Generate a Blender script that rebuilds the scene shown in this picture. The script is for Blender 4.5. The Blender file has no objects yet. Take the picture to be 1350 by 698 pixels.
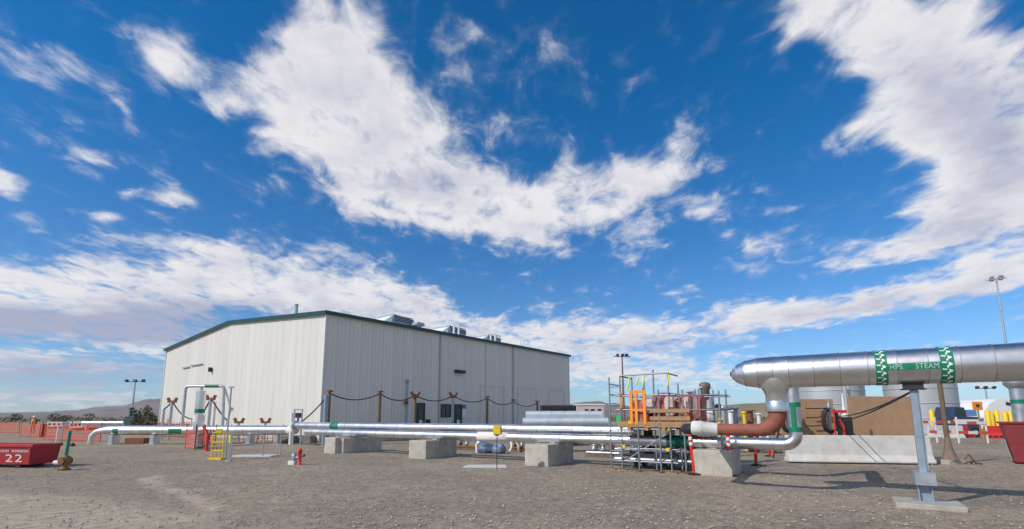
import bpy, math, random
from math import radians as R, sin, cos, pi, tan, atan, sqrt
from mathutils import Vector, Matrix
from mathutils import noise as mnoise

scene = bpy.context.scene
col = scene.collection

# ------------------------------------------------------------------ camera
FPX, CX, CY, CAMH = 655.0, 675.0, 450.0, 1.7       # focal length and principal point in photo pixels
TH = atan(100.0 / FPX)                              # the camera looks 8.7 degrees up
cd = bpy.data.cameras.new('camera')
cam = bpy.data.objects.new('camera', cd)
col.objects.link(cam)
cam.location = (0, 0, CAMH)
cam.rotation_euler = (R(90) + TH, 0, 0)
cd.sensor_width = 36.0
cd.lens = 36.0 * FPX / 1350.0
cd.shift_y = (CY - 349.0) / 1350.0                  # the photograph is cropped at the bottom
cd.clip_start = 0.1
cd.clip_end = 20000
scene.camera = cam

def ray(px, py):
    r = (px - CX) / FPX
    u = (CY - py) / FPX
    return Vector((r, cos(TH) - u * sin(TH), sin(TH) + u * cos(TH)))

def G(px, py, z=0.0):                               # pixel -> point on the ground (or on height z)
    d = ray(px, py)
    t = (z - CAMH) / d.z
    return Vector((d.x * t, d.y * t, z))

def at(px, py, Y):                                  # pixel -> point at depth Y
    d = ray(px, py)
    t = Y / d.y
    return Vector((d.x * t, Y, CAMH + d.z * t))

# ------------------------------------------------------------------ light
SUN_EL, SUN_TRAVEL = R(37), R(60)                   # sunlight travels towards 60 deg right of the view axis
sd = bpy.data.lights.new('sun', 'SUN')
sun = bpy.data.objects.new('sun', sd)
col.objects.link(sun)
sd.energy = 3.35
sd.angle = R(0.53)
sd.color = (1.0, 0.95, 0.875)
trav = Vector((sin(SUN_TRAVEL) * cos(SUN_EL), cos(SUN_TRAVEL) * cos(SUN_EL), -sin(SUN_EL)))
sun.rotation_euler = trav.to_track_quat('-Z', 'Y').to_euler()
sun.location = (-20, -20, 40)

world = bpy.data.worlds.new('World')
scene.world = world
world.use_nodes = True
wt = world.node_tree
wt.nodes.clear()

def wn(kind, **kw):
    n = wt.nodes.new(kind)
    for k, v in kw.items():
        setattr(n, k, v)
    return n
def wmath(op, a, b=None, c=None, clamp=False):
    n = wn('ShaderNodeMath', operation=op, use_clamp=clamp)
    for i, s in enumerate((a, b, c)):
        if s is None: continue
        if isinstance(s, (int, float)): n.inputs[i].default_value = s
        else: wt.links.new(s, n.inputs[i])
    return n.outputs[0]
def wstep(v, lo, hi):
    n = wn('ShaderNodeMapRange', interpolation_type='SMOOTHSTEP')
    wt.links.new(v, n.inputs['Value'])
    n.inputs['From Min'].default_value = lo
    n.inputs['From Max'].default_value = hi
    return n.outputs['Result']
def wmix(fac, a, b, kind='MIX'):
    n = wn('ShaderNodeMix', data_type='RGBA', blend_type=kind)
    for s, i in ((fac, 0), (a, 6), (b, 7)):
        if isinstance(s, (int, float)): n.inputs[i].default_value = s
        elif isinstance(s, tuple): n.inputs[i].default_value = s
        else: wt.links.new(s, n.inputs[i])
    return n.outputs[2]

sky = wn('ShaderNodeTexSky', sky_type='NISHITA')
sky.sun_disc = False
sky.sun_elevation = SUN_EL
sky.sun_rotation = R(180) + SUN_TRAVEL
sky.altitude = 300
sky.air_density = 1.0
sky.dust_density = 0.0
sky.ozone_density = 2.5
tc = wn('ShaderNodeTexCoord')
nrm = wn('ShaderNodeVectorMath', operation='NORMALIZE')
wt.links.new(tc.outputs['Generated'], nrm.inputs[0])
sep = wn('ShaderNodeSeparateXYZ')
wt.links.new(nrm.outputs[0], sep.inputs[0])
ZB = 0.14                                           # cloud layer: directions projected on a curved sheet
zc = wmath('ADD', wmath('MAXIMUM', sep.outputs[2], 0.0), ZB)
comb = wn('ShaderNodeCombineXYZ')
wt.links.new(wmath('DIVIDE', sep.outputs[0], zc), comb.inputs[0])
wt.links.new(wmath('DIVIDE', sep.outputs[1], zc), comb.inputs[1])
P = comb.outputs[0]
# the polarised deep blue of the photograph
tint = wmix(wstep(sep.outputs[2], -0.05, 0.62), (0.70, 0.93, 1.24, 1), (0.06, 0.88, 1.42, 1))
blue = wmix(1.0, sky.outputs[0], tint, 'MULTIPLY')

def sky_p(px, py):
    d = ray(px, py).normalized()
    z = max(d.z, 0) + ZB
    return (d.x / z, d.y / z)

def wnoise(vec, scale, detail, rough, dist=0.0, off=(0, 0, 0), lac=2.0, st=(1, 1, 1), rot=0.0):
    mp = wn('ShaderNodeMapping')
    mp.inputs['Location'].default_value = off
    mp.inputs['Rotation'].default_value = (0, 0, rot)
    mp.inputs['Scale'].default_value = st
    wt.links.new(vec, mp.inputs[0])
    n = wn('ShaderNodeTexNoise', noise_dimensions='3D')
    wt.links.new(mp.outputs[0], n.inputs['Vector'])
    n.inputs['Scale'].default_value = scale
    n.inputs['Detail'].default_value = detail
    n.inputs['Roughness'].default_value = rough
    n.inputs['Lacunarity'].default_value = lac
    n.inputs['Distortion'].default_value = dist
    return n

# soft warp of the sheet so that cloud edges are not elliptical
wv = wnoise(P, 1.7, 4, 0.55)
sub = wn('ShaderNodeVectorMath', operation='SUBTRACT')
wt.links.new(wv.outputs['Color'], sub.inputs[0])
sub.inputs[1].default_value = (0.5, 0.5, 0.5)
scl = wn('ShaderNodeVectorMath', operation='SCALE')
wt.links.new(sub.outputs[0], scl.inputs[0])
scl.inputs['Scale'].default_value = 0.20
add = wn('ShaderNodeVectorMath', operation='ADD')
wt.links.new(P, add.inputs[0])
wt.links.new(scl.outputs[0], add.inputs[1])
PW = add.outputs[0]

def blob(px, py, rx, ry, ang=0.0):
    """one cloud on the sheet: where it stands and its two half axes and heading there"""
    a = R(ang)
    c = sky_p(px, py)
    e = 3.0
    jx = [(sky_p(px + e, py)[i] - sky_p(px - e, py)[i]) / (2 * e) for i in (0, 1)]
    jy = [(sky_p(px, py + e)[i] - sky_p(px, py - e)[i]) / (2 * e) for i in (0, 1)]
    v1 = [(jx[i] * cos(a) + jy[i] * sin(a)) * rx for i in (0, 1)]
    v2 = [(-jx[i] * sin(a) + jy[i] * cos(a)) * ry for i in (0, 1)]
    A = v1[0] ** 2 + v2[0] ** 2; B = v1[0] * v1[1] + v2[0] * v2[1]; D = v1[1] ** 2 + v2[1] ** 2
    th = 0.5 * math.atan2(2 * B, A - D)
    m = sqrt(((A - D) / 2) ** 2 + B * B)
    l1 = sqrt((A + D) / 2 + m); l2 = sqrt(max((A + D) / 2 - m, 1e-6))
    mp = wn('ShaderNodeMapping', vector_type='TEXTURE')
    mp.inputs['Location'].default_value = (c[0], c[1], 0)
    mp.inputs['Rotation'].default_value = (0, 0, th)
    mp.inputs['Scale'].default_value = (l1, l2, 1)
    wt.links.new(PW, mp.inputs[0])
    g = wn('ShaderNodeTexGradient', gradient_type='SPHERICAL')
    wt.links.new(mp.outputs[0], g.inputs[0])
    return g.outputs['Fac']

def blobs(lst):
    tot = None
    for b in lst:
        s = wmath('MULTIPLY', blob(*b[:5]), b[5])
        tot = s if tot is None else wmath('ADD', tot, s)
    return tot

CLOUDS = [  # px, py, half axes, angle, weight
    (420, 60, 95, 90, 0, .9), (440, 150, 150, 90, 25, 1.0), (370, 190, 110, 45, 10, .7), (545, 205, 210, 115, 35, 1.2),
    (600, 285, 210, 65, 12, 1.0), (500, 265, 130, 45, 10, .7), (700, 290, 110, 60, 20, .7),
    (790, 265, 110, 60, 5, .9), (860, 235, 120, 55, -25, .75), (830, 315, 70, 50, 30, .55), (930, 290, 80, 35, 20, .6),
    (990, 330, 60, 35, 20, .55), (950, 222, 40, 22, -20, .4), (1015, 283, 40, 18, -10, .45),
    (200, 72, 44, 90, -40, 1.05), (35, 70, 110, 40, 25, .42), (65, 95, 60, 40, 25, .35), (15, 245, 60, 32, 0, .9),
    (170, 257, 24, 16, 0, .75), (226, 262, 50, 26, 10, .6), (100, 212, 90, 22, 32, .55), (128, 205, 60, 16, 20, .5),
    (160, 140, 70, 35, 45, .4), (290, 148, 60, 30, 5, .5), (40, 290, 35, 12, 5, .5), (145, 290, 30, 12, 5, .4), (620, 75, 60, 60, 60, .4),
    (100, 400, 280, 66, 3, 1.2), (300, 375, 200, 62, 8, 1.1), (450, 395, 200, 60, 12, 1.1), (580, 425, 130, 45, 15, .9),
    (0, 380, 140, 50, 0, .6), (110, 430, 340, 34, 2, .75), (740, 440, 160, 36, -3, .85), (900, 435, 200, 32, -5, .8), (1040, 415, 200, 30, -8, .8),
    (1170, 395, 200, 34, -9, .8), (1290, 370, 150, 40, -12, .8), (60, 478, 300, 34, 2, .85), (250, 455, 160, 22, 2, .5), (60, 522, 340, 34, 0, .8),
    (720, 478, 200, 45, 0, .75), (900, 495, 300, 40, 0, .75), (1250, 500, 300, 40, 0, .55),
    (1100, 15, 130, 70, 12, 1.0), (1210, 60, 200, 110, 15, 1.1), (1290, 160, 170, 120, 0, 1.1), (1120, 95, 90, 70, 10, .6), (1180, 175, 110, 70, -20, .65), (1130, 170, 70, 26, -35, .6), (1310, 240, 170, 110, 0, 1.1),
    (1260, 290, 160, 65, -20, .95), (1160, 335, 150, 36, -14, .75), (1090, 335, 90, 30, 5, .5), (1010, 60, 60, 16, -40, .45), (1350, 330, 150, 60, 0, .6),
]
cov = blobs(CLOUDS)
sunlow = wnoise(P, 0.55, 3, 0.5, off=(7.3, 2.2, 0))                  # scattered clouds in the rest of the sky
inview = wmath('SUBTRACT', 1.0, wstep(sep.outputs[1], -0.1, 0.35))
cov = wmath('ADD', cov, wmath('MULTIPLY', inview, wmath('MULTIPLY', wstep(sunlow.outputs[0], .40, .60), 1.0)))
cov = wmath('MINIMUM', cov, 1.0)
n1 = wnoise(PW, 3.2, 10, 0.58, dist=0.25, st=(1.0, .8, 1.0), rot=.5)
n2 = wnoise(P, 9.5, 9, 0.60, dist=0.45, off=(3, 1, 0), st=(1.0, .7, 1.0), rot=-.35)
nz = wmath('ADD', wmath('MULTIPLY', wmath('SUBTRACT', n1.outputs[0], .5), 3.0),
           wmath('MULTIPLY', wmath('SUBTRACT', n2.outputs[0], .5), 3.0))
dens = wmath('SUBTRACT', wmath('ADD', wmath('MULTIPLY', cov, 1.45), nz), 0.50)
alpha = wmath('POWER', wstep(dens, -0.34, 1.05), 1.1)
thin = wmath('MULTIPLY', wstep(dens, -0.5, .25), 0.08)
alpha = wmath('MAXIMUM', wmath('MULTIPLY', alpha, .97), thin)
# body of the cloud: brighter crowns, lilac grey undersides
GREY = [(130, 432, 360, 34, 2, 1.7), (350, 428, 190, 32, 6, 1.5), (520, 430, 120, 24, 12, .7), (1320, 190, 130, 120, 0, .55), (1290, 290, 140, 50, -10, .4),
        (1200, 110, 120, 60, 20, .5), (560, 240, 130, 60, 30, .45), (60, 500, 340, 40, 0, 1.5), (850, 455, 260, 20, -3, .45), (480, 120, 80, 60, 20, .3), (1150, 410, 250, 24, -8, .45)]
grey = blobs(GREY)
n3 = wnoise(PW, 3.4, 7, 0.6, off=(1.5, 4.0, 2.0))
shade = wmath('ADD', wmath('MULTIPLY', grey, 1.0), wmath('MULTIPLY', wmath('SUBTRACT', n3.outputs[0], .5), 2.2))
shade = wmath('ADD', shade, wmath('MULTIPLY', wmath('SUBTRACT', .5, n2.outputs[0]), 0.9))
shade = wmath('ADD', shade, wmath('MULTIPLY', wstep(dens, .55, 1.7), .38))
shade = wmath('MULTIPLY', wstep(shade, -0.15, 1.25), .92)
ccol = wmix(shade, (9.2, 9.0, 9.2, 1), (4.1, 4.4, 6.0, 1))
out_col = wmix(alpha, blue, ccol)
bg = wn('ShaderNodeBackground')
wt.links.new(out_col, bg.inputs[0])
bg.inputs[1].default_value = 0.094
wo = wn('ShaderNodeOutputWorld')
wt.links.new(bg.outputs[0], wo.inputs[0])
world.cycles.sampling_method = 'MANUAL'
world.cycles.sample_map_resolution = 512

vs = scene.view_settings
scene.display_settings.display_device = 'sRGB'
vs.view_transform = 'Standard'
vs.look = 'None'
vs.exposure = 0.0
vs.gamma = 1.0
vs.use_curve_mapping = False

# ------------------------------------------------------------------ helpers
random.seed(11)
PHI = R(-33.0)                                       # heading of the pipe run
PD = Vector((cos(PHI), sin(PHI), 0)); PN = Vector((-sin(PHI), cos(PHI), 0))
def site(a, b, z=0.0): return PD * a + PN * b + Vector((0, 0, z))
def ab(p): return (p.dot(PD), p.dot(PN))
def onb(px, py, b):                                  # pixel -> (a, z) on the upright sheet b = const of the pipe frame
    d = ray(px, py)
    t = b / d.dot(PN)
    p = d * t
    return p.dot(PD), CAMH + p.z

class MB:
    def __init__(s): s.v = []; s.f = []; s.sm = []
    def face(s, idx, smooth=False): s.f.append(tuple(idx)); s.sm.append(smooth)
    def add(s, vs, fs, smooth=False):
        o = len(s.v); s.v += [Vector(p) for p in vs]
        for f in fs: s.face([o + i for i in f], smooth)
        return s
    def box(s, x0, x1, y0, y1, z0, z1):
        return s.add([(x0,y0,z0),(x1,y0,z0),(x1,y1,z0),(x0,y1,z0),(x0,y0,z1),(x1,y0,z1),(x1,y1,z1),(x0,y1,z1)],
              [(0,3,2,1),(4,5,6,7),(0,1,5,4),(1,2,6,5),(2,3,7,6),(3,0,4,7)])
    def obox(s, c, size, rz=0.0, rx=0.0, ry=0.0):
        m = Matrix.Rotation(rz, 3, 'Z') @ Matrix.Rotation(ry, 3, 'Y') @ Matrix.Rotation(rx, 3, 'X')
        h = [q / 2 for q in size]; o = len(s.v)
        s.box(-h[0], h[0], -h[1], h[1], -h[2], h[2])
        for i in range(o, len(s.v)): s.v[i] = m @ s.v[i] + Vector(c)
        return s
    def tube(s, pts, r, n=12, cap=True, smooth=True):
        pts = [Vector(p) for p in pts]; k = len(pts)
        rs = r if isinstance(r, (list, tuple)) else [r] * k
        o = len(s.v); prev = None
        for i, p in enumerate(pts):
            if i == 0: t = pts[1] - p
            elif i == k - 1: t = p - pts[i-1]
            else: t = (pts[i+1] - p).normalized() + (p - pts[i-1]).normalized()
            t.normalize()
            if prev is None:
                a = Vector((0, 0, 1)) if abs(t.z) < .9 else Vector((1, 0, 0))
                x = t.cross(a).normalized()
            else:
                x = (prev - t * prev.dot(t)).normalized()
            prev = x; y = t.cross(x)
            # mitre: keep the section round
            for j in range(n):
                q = 2 * pi * j / n
                s.v.append(p + (x * cos(q) + y * sin(q)) * rs[i])
        for i in range(k - 1):
            for j in range(n):
                j2 = (j + 1) % n
                s.face((o+i*n+j, o+i*n+j2, o+(i+1)*n+j2, o+(i+1)*n+j), smooth)
        if cap:
            c0 = len(s.v); s.v += [s.v[o+j].copy() for j in range(n)] + [s.v[o+(k-1)*n+j].copy() for j in range(n)]
            s.face([c0 + n - 1 - j for j in range(n)]); s.face([c0 + n + j for j in range(n)])
        return s
    def bar(s, p, q, w, h=None):
        p = Vector(p); q = Vector(q); h = h or w
        t = (q - p).normalized()
        a = Vector((0, 0, 1)) if abs(t.z) < .9 else Vector((1, 0, 0))
        x = t.cross(a).normalized() * w / 2; y = x.normalized().cross(t) * h / 2
        vs = [p-x-y, p+x-y, p+x+y, p-x+y, q-x-y, q+x-y, q+x+y, q-x+y]
        return s.add(vs, [(0,3,2,1),(4,5,6,7),(0,1,5,4),(1,2,6,5),(2,3,7,6),(3,0,4,7)])
    def lathe(s, prof, o3=(0,0,0), n=24, smooth=True):   # prof (r, z) about the z axis
        o = len(s.v); o3 = Vector(o3)
        for r, z in prof:
            for j in range(n):
                q = 2*pi*j/n; s.v.append(o3 + Vector((r*cos(q), r*sin(q), z)))
        for i in range(len(prof)-1):
            for j in range(n):
                j2 = (j+1) % n
                s.face((o+i*n+j, o+i*n+j2, o+(i+1)*n+j2, o+(i+1)*n+j), smooth)
        m = len(prof)-1; c0 = len(s.v); s.v += [s.v[o+j].copy() for j in range(n)] + [s.v[o+m*n+j].copy() for j in range(n)]
        s.face([c0 + n-1-j for j in range(n)]); s.face([c0 + n + j for j in range(n)])
        return s
    def prism(s, poly, d0, d1, axis='y'):               # poly in the plane across the axis, counter-clockwise
        n = len(poly)
        def mk(p, d):
            if axis == 'y': return (p[0], d, p[1])
            if axis == 'x': return (d, p[0], p[1])
            return (p[0], p[1], d)
        vs = [mk(p, d0) for p in poly] + [mk(p, d1) for p in poly]
        fs = [tuple(range(n)), tuple(range(2*n-1, n-1, -1))] + [(i, i+n, (i+1) % n + n, (i+1) % n) for i in range(n)]
        return s.add(vs, fs)
    def xform(s, m, start=0):
        for i in range(start, len(s.v)): s.v[i] = m @ s.v[i]
        return s
    def mesh(s, name, mat):
        me = bpy.data.meshes.new(name)
        me.from_pydata([tuple(p) for p in s.v], [], s.f)
        me.polygons.foreach_set('use_smooth', s.sm)
        if mat: me.materials.append(mat)
        me.update()
        return me
    def build(s, name, mat, parent=None, bevel=0.0):
        o = bpy.data.objects.new(name, s.mesh(name, mat)); col.objects.link(o)
        o.parent = parent
        if bevel:
            b = o.modifiers.new('edge', 'BEVEL'); b.width = bevel; b.segments = 2; b.limit_method = 'ANGLE'; b.angle_limit = R(40)
        return o

def thing(name, label, cat, loc=(0,0,0), rz=0.0, group=None):
    o = bpy.data.objects.new(name, None); col.objects.link(o)
    o.location = loc; o.rotation_euler = (0, 0, rz); o.empty_display_size = .2
    o['label'] = label; o['category'] = cat
    if group: o['group'] = group
    return o
def tag(o, label, cat, group=None):
    o['label'] = label; o['category'] = cat
    if group: o['group'] = group
    return o
def struct(o, kind='structure'): o['kind'] = kind; return o
def copy_thing(o, label, loc, rz=None):
    c = o.copy(); col.objects.link(c); c.location = loc; c['label'] = label
    if rz is not None: c.rotation_euler = (0, 0, rz)
    for ch in [q for q in col.objects if q.parent == o]:
        d = ch.copy(); col.objects.link(d); d.parent = c
        for gch in [q for q in col.objects if q.parent == ch]:
            e = gch.copy(); col.objects.link(e); e.parent = d
    return c

def rough_box(x0, x1, y0, y1, z0, z1, seed, chip=.045):
    import bmesh
    bm = bmesh.new(); bmesh.ops.create_cube(bm, size=1.0)
    bmesh.ops.subdivide_edges(bm, edges=bm.edges[:], cuts=11, use_grid_fill=True)
    for v in bm.verts:
        p = v.co.copy(); e = sorted((abs(abs(q) - .5) for q in p)); onedge = e[1] < .001; near = e[1] < .06
        w = Vector((x0+(p.x+.5)*(x1-x0), y0+(p.y+.5)*(y1-y0), z0+(p.z+.5)*(z1-z0)))
        c_ = Vector(((x0+x1)/2, (y0+y1)/2, (z0+z1)/2)); n_ = mnoise.noise(w*3.1 + Vector((seed, 0, 0))); n2_ = mnoise.noise(w*9 + Vector((0, seed, 0)))
        k = .006*n_ + .004*n2_
        if onedge: k -= .012 + chip*max(0, n_*.7 + n2_*.6 - .12)
        v.co = w + (w - c_).normalized()*k
    b = MB(); b.add([v.co.copy() for v in bm.verts], [tuple(q.index for q in f.verts) for f in bm.faces]); bm.free()
    return b
def smooth01(x): x = max(0, min(1, x)); return x*x*(3-2*x)

# ------------------------------------------------------------------ materials
def M(name, color, rough=.6, metal=0.0, var=.15, scale=3.0, bump=0.0, bscale=40.0, dirt=None, dirt_amt=.3, alpha=None, rvar=.1, stretch=None, objvar=0.0):
    m = bpy.data.materials.new(name); m.use_nodes = True
    t = m.node_tree; b = t.nodes['Principled BSDF']
    b.inputs['Metallic'].default_value = metal
    tcn = t.nodes.new('ShaderNodeTexCoord')
    src = tcn.outputs['Object']
    if stretch:
        mp = t.nodes.new('ShaderNodeMapping'); mp.inputs['Scale'].default_value = stretch
        t.links.new(src, mp.inputs[0]); src = mp.outputs[0]
    n = t.nodes.new('ShaderNodeTexNoise'); n.inputs['Scale'].default_value = scale
    n.inputs['Detail'].default_value = 6; n.inputs['Roughness'].default_value = .6
    t.links.new(src, n.inputs['Vector'])
    rp = t.nodes.new('ShaderNodeValToRGB')
    c = color
    rp.color_ramp.elements[0].position = .3; rp.color_ramp.elements[1].position = .7
    rp.color_ramp.elements[0].color = (c[0]*(1-var), c[1]*(1-var), c[2]*(1-var), 1)
    rp.color_ramp.elements[1].color = (min(1, c[0]*(1+var)), min(1, c[1]*(1+var)), min(1, c[2]*(1+var)), 1)
    t.links.new(n.outputs['Fac'], rp.inputs[0])
    out = rp.outputs[0]
    if dirt:
        n2 = t.nodes.new('ShaderNodeTexNoise'); n2.inputs['Scale'].default_value = scale*.45; n2.inputs['Detail'].default_value = 8
        n2.inputs['Roughness'].default_value = .7
        t.links.new(src, n2.inputs['Vector'])
        mr = t.nodes.new('ShaderNodeMapRange'); mr.inputs['From Min'].default_value = .5; mr.inputs['From Max'].default_value = .72
        mr.inputs['To Max'].default_value = dirt_amt
        t.links.new(n2.outputs['Fac'], mr.inputs['Value'])
        mx = t.nodes.new('ShaderNodeMix'); mx.data_type = 'RGBA'
        t.links.new(mr.outputs[0], mx.inputs[0]); t.links.new(out, mx.inputs[6]); mx.inputs[7].default_value = (*dirt, 1)
        out = mx.outputs[2]
    if objvar:
        oi = t.nodes.new('ShaderNodeObjectInfo'); om = t.nodes.new('ShaderNodeMapRange')
        om.inputs['To Min'].default_value = 1-objvar; om.inputs['To Max'].default_value = 1+objvar
        t.links.new(oi.outputs['Random'], om.inputs['Value'])
        ov_ = t.nodes.new('ShaderNodeVectorMath'); ov_.operation = 'SCALE'
        t.links.new(out, ov_.inputs[0]); t.links.new(om.outputs[0], ov_.inputs['Scale']); out = ov_.outputs[0]
    t.links.new(out, b.inputs['Base Color'])
    mr2 = t.nodes.new('ShaderNodeMapRange'); mr2.inputs['To Min'].default_value = max(.05, rough-rvar); mr2.inputs['To Max'].default_value = min(1, rough+rvar)
    t.links.new(n.outputs['Fac'], mr2.inputs['Value']); t.links.new(mr2.outputs[0], b.inputs['Roughness'])
    if bump:
        n3 = t.nodes.new('ShaderNodeTexNoise'); n3.inputs['Scale'].default_value = bscale; n3.inputs['Detail'].default_value = 5
        t.links.new(src, n3.inputs['Vector'])
        bp = t.nodes.new('ShaderNodeBump'); bp.inputs['Strength'].default_value = bump; bp.inputs['Distance'].default_value = .02
        t.links.new(n3.outputs['Fac'], bp.inputs['Height']); t.links.new(bp.outputs[0], b.inputs['Normal'])
    if alpha is not None: b.inputs['Alpha'].default_value = alpha
    return m

ALU = M('aluminium cladding', (.74, .74, .75), .34, 1.0, .10, 2.0, .30, 3, dirt=(.42,.40,.37), dirt_amt=.5, objvar=.09)
ALU2 = M('brushed pipe jacket', (.80, .80, .82), .34, 1.0, .07, 1.5, .15, 3, dirt=(.45,.42,.38), dirt_amt=.4, objvar=.08)
GALV = M('galvanised steel', (.47, .50, .54), .45, .75, .15, 6, dirt=(.25,.23,.2), dirt_amt=.3)
GALVB = M('blue grey steel', (.29, .36, .43), .5, .45, .15, 5)
CONC = M('concrete', (.45, .42, .365), .9, 0, .2, 3, .5, 25, dirt=(.25,.225,.185), dirt_amt=.75, objvar=.08)
CONCL = M('pale concrete', (.60, .585, .55), .9, 0, .1, 3, .25, 40, dirt=(.34,.32,.29), dirt_amt=.45)
WALL = M('painted wall sheet', (.64, .62, .57), .55, 0, .05, .8, dirt=(.54,.52,.47), dirt_amt=.35, stretch=(1, 1, .12), objvar=.035)
WTRIM = M('pale trim', (.66, .68, .67), .5, 0, .04)
GREEN = M('green trim', (.006, .052, .042), .45, 0, .1)
GREENL = M('green label', (.0, .19, .095), .5, 0, .12, 8)
WHITE = M('white paint', (.80, .80, .78), .5, 0, .05)
ROOF = M('roof sheet', (.62, .64, .64), .45, .2, .05)
RUST = M('rusty steel', (.20, .085, .04), .85, 0, .35, 12, .3, 60)
WOOD = M('weathered timber', (.17, .115, .075), .85, 0, .3, 10, .3, 50, stretch=(3, 3, .4))
WOODL = M('fresh timber', (.36, .22, .11), .8, 0, .2, 8, .2, 40)
TAN = M('tan board', (.43, .265, .15), .8, 0, .12, 2, .08, 60, dirt=(.27,.16,.09), dirt_amt=.5, objvar=.06)
BLACK = M('black rubber', (.018, .018, .02), .6, 0, .2, 8)
DARK = M('dark steel', (.035, .037, .04), .55, .3, .2, 6)
GLASS = M('dark glass', (.012, .03, .028), .08, 0, .05)
RED = M('red paint', (.42, .022, .026), .5, 0, .15, 4, dirt=(.16,.03,.03), dirt_amt=.5)
REDB = M('bright red', (.62, .03, .02), .5, 0, .12, 6)
REDD = M('dark red paint', (.20, .018, .022), .55, 0, .2, 4, dirt=(.10,.03,.03), dirt_amt=.5)
PRIMER = M('red primer pipe', (.27, .085, .055), .75, 0, .25, 6, .2, 40, dirt=(.20,.10,.08), dirt_amt=.7)
WRAP = M('red brown wrap', (.40, .085, .05), .6, 0, .25, 5, .5, 9, dirt=(.62,.5,.45), dirt_amt=.65)
ORANGE = M('orange paint', (.85, .27, .015), .5, 0, .1)
NET = M('orange net', (.60, .085, .035), .6, 0, .15)
YELLOW = M('yellow paint', (.80, .52, .015), .5, 0, .1)
HIVIS = M('lime sheet', (.75, .80, .03), .5, 0, .1)
FOAM = M('white wrap', (.72, .70, .67), .75, 0, .08, 6, .5, 14, dirt=(.5,.48,.44), dirt_amt=.4)
TARP = M('blue tarp', (.11, .16, .26), .5, 0, .25, 6, .5, 10)
PAPER = M('white print', (.75, .76, .76), .6, 0, .03)
BLUEP = M('blue print', (.03, .15, .45), .5, 0, .05)
SKIN = M('skin', (.45, .27, .19), .6, 0, .05)
DENIM = M('dark work trousers', (.04, .05, .09), .85, 0, .15)
LEAF = M('olive leaves', (.085, .085, .035), .75, 0, .45, .7)
LEAFB = M('brown green leaves', (.09, .075, .03), .75, 0, .4, 1.5)
SAGE = M('sage brush', (.17, .145, .075), .85, 0, .4, .2)
TANK = M('tank shell', (.46, .48, .50), .5, .35, .06, 1.0, stretch=(1, 1, .3))

# ------------------------------------------------------------------ ground
def seg_d(x, y, pts):
    best = 1e9
    for (x0, y0), (x1, y1) in zip(pts, pts[1:]):
        dx, dy = x1-x0, y1-y0; L = dx*dx+dy*dy
        t = max(0, min(1, ((x-x0)*dx+(y-y0)*dy)/L)) if L else 0
        d = (x-x0-t*dx)**2 + (y-y0-t*dy)**2
        if d < best: best = d
    return sqrt(best)
def gp(*pp): return [tuple(G(*p)[:2]) for p in pp]
RUT1 = gp((188, 630), (200, 641), (238, 652), (280, 672)); RUT2 = gp((204, 626), (212, 640), (250, 652), (292, 668))
TRACK = gp((-500, 640), (-200, 652), (0, 675), (110, 700), (200, 740))
def axis_steps(lo, hi, near0, near1, step, grow):
    xs = [near0]
    while xs[-1] < near1: xs.append(xs[-1] + step)
    st = step
    while xs[-1] < hi: st *= grow; xs.append(xs[-1] + st)
    st = step; pre = [near0]
    while pre[-1] > lo: st *= grow; pre.append(pre[-1] - st)
    return pre[:0:-1] + xs
gx = axis_steps(-9000, 9000, -16, 18, .13, 1.2); gy = axis_steps(-60, 12000, 5, 26, .13, 1.2)
gv = []; soil = []
for y in gy:
    for x in gx:
        s_ = 0.0; z = 0.0
        if -17 < x < 19 and 4 < y < 27:
            d = seg_d(x, y, TRACK)
            s_ = .85 * (1 - smooth01((d - .9 + .5*mnoise.noise((x*.6, y*.6, 3))) / 1.2))
            r = min(seg_d(x, y, RUT1), seg_d(x, y, RUT2))
            k = 1 - smooth01((r - .05) / .14)
            brk = smooth01((mnoise.noise((x*1.7, y*1.7, 9)) + .45) * 1.6)
            s_ = max(s_, 1.15 * k * (.35 + .65*brk))
            z = -.010 * s_ + .006 * mnoise.noise((x*1.1, y*1.1, 0)) - .004
            if r < .8: z += .012 * k * mnoise.noise((x*4, y*4, 5))
            s_ += .18 * mnoise.noise((x*.22, y*.35, 1))
        gv.append((x, y, z)); soil.append(s_)
nx = len(gx)
gf = [(j*nx+i, j*nx+i+1, (j+1)*nx+i+1, (j+1)*nx+i) for j in range(len(gy)-1) for i in range(nx-1)]
gm = bpy.data.meshes.new('ground'); gm.from_pydata(gv, [], gf)
at_ = gm.attributes.new('soil', 'FLOAT', 'POINT'); at_.data.foreach_set('value', soil)
gm.polygons.foreach_set('use_smooth', [True]*len(gf))
ground = bpy.data.objects.new('ground', gm); col.objects.link(ground); struct(ground)

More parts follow.
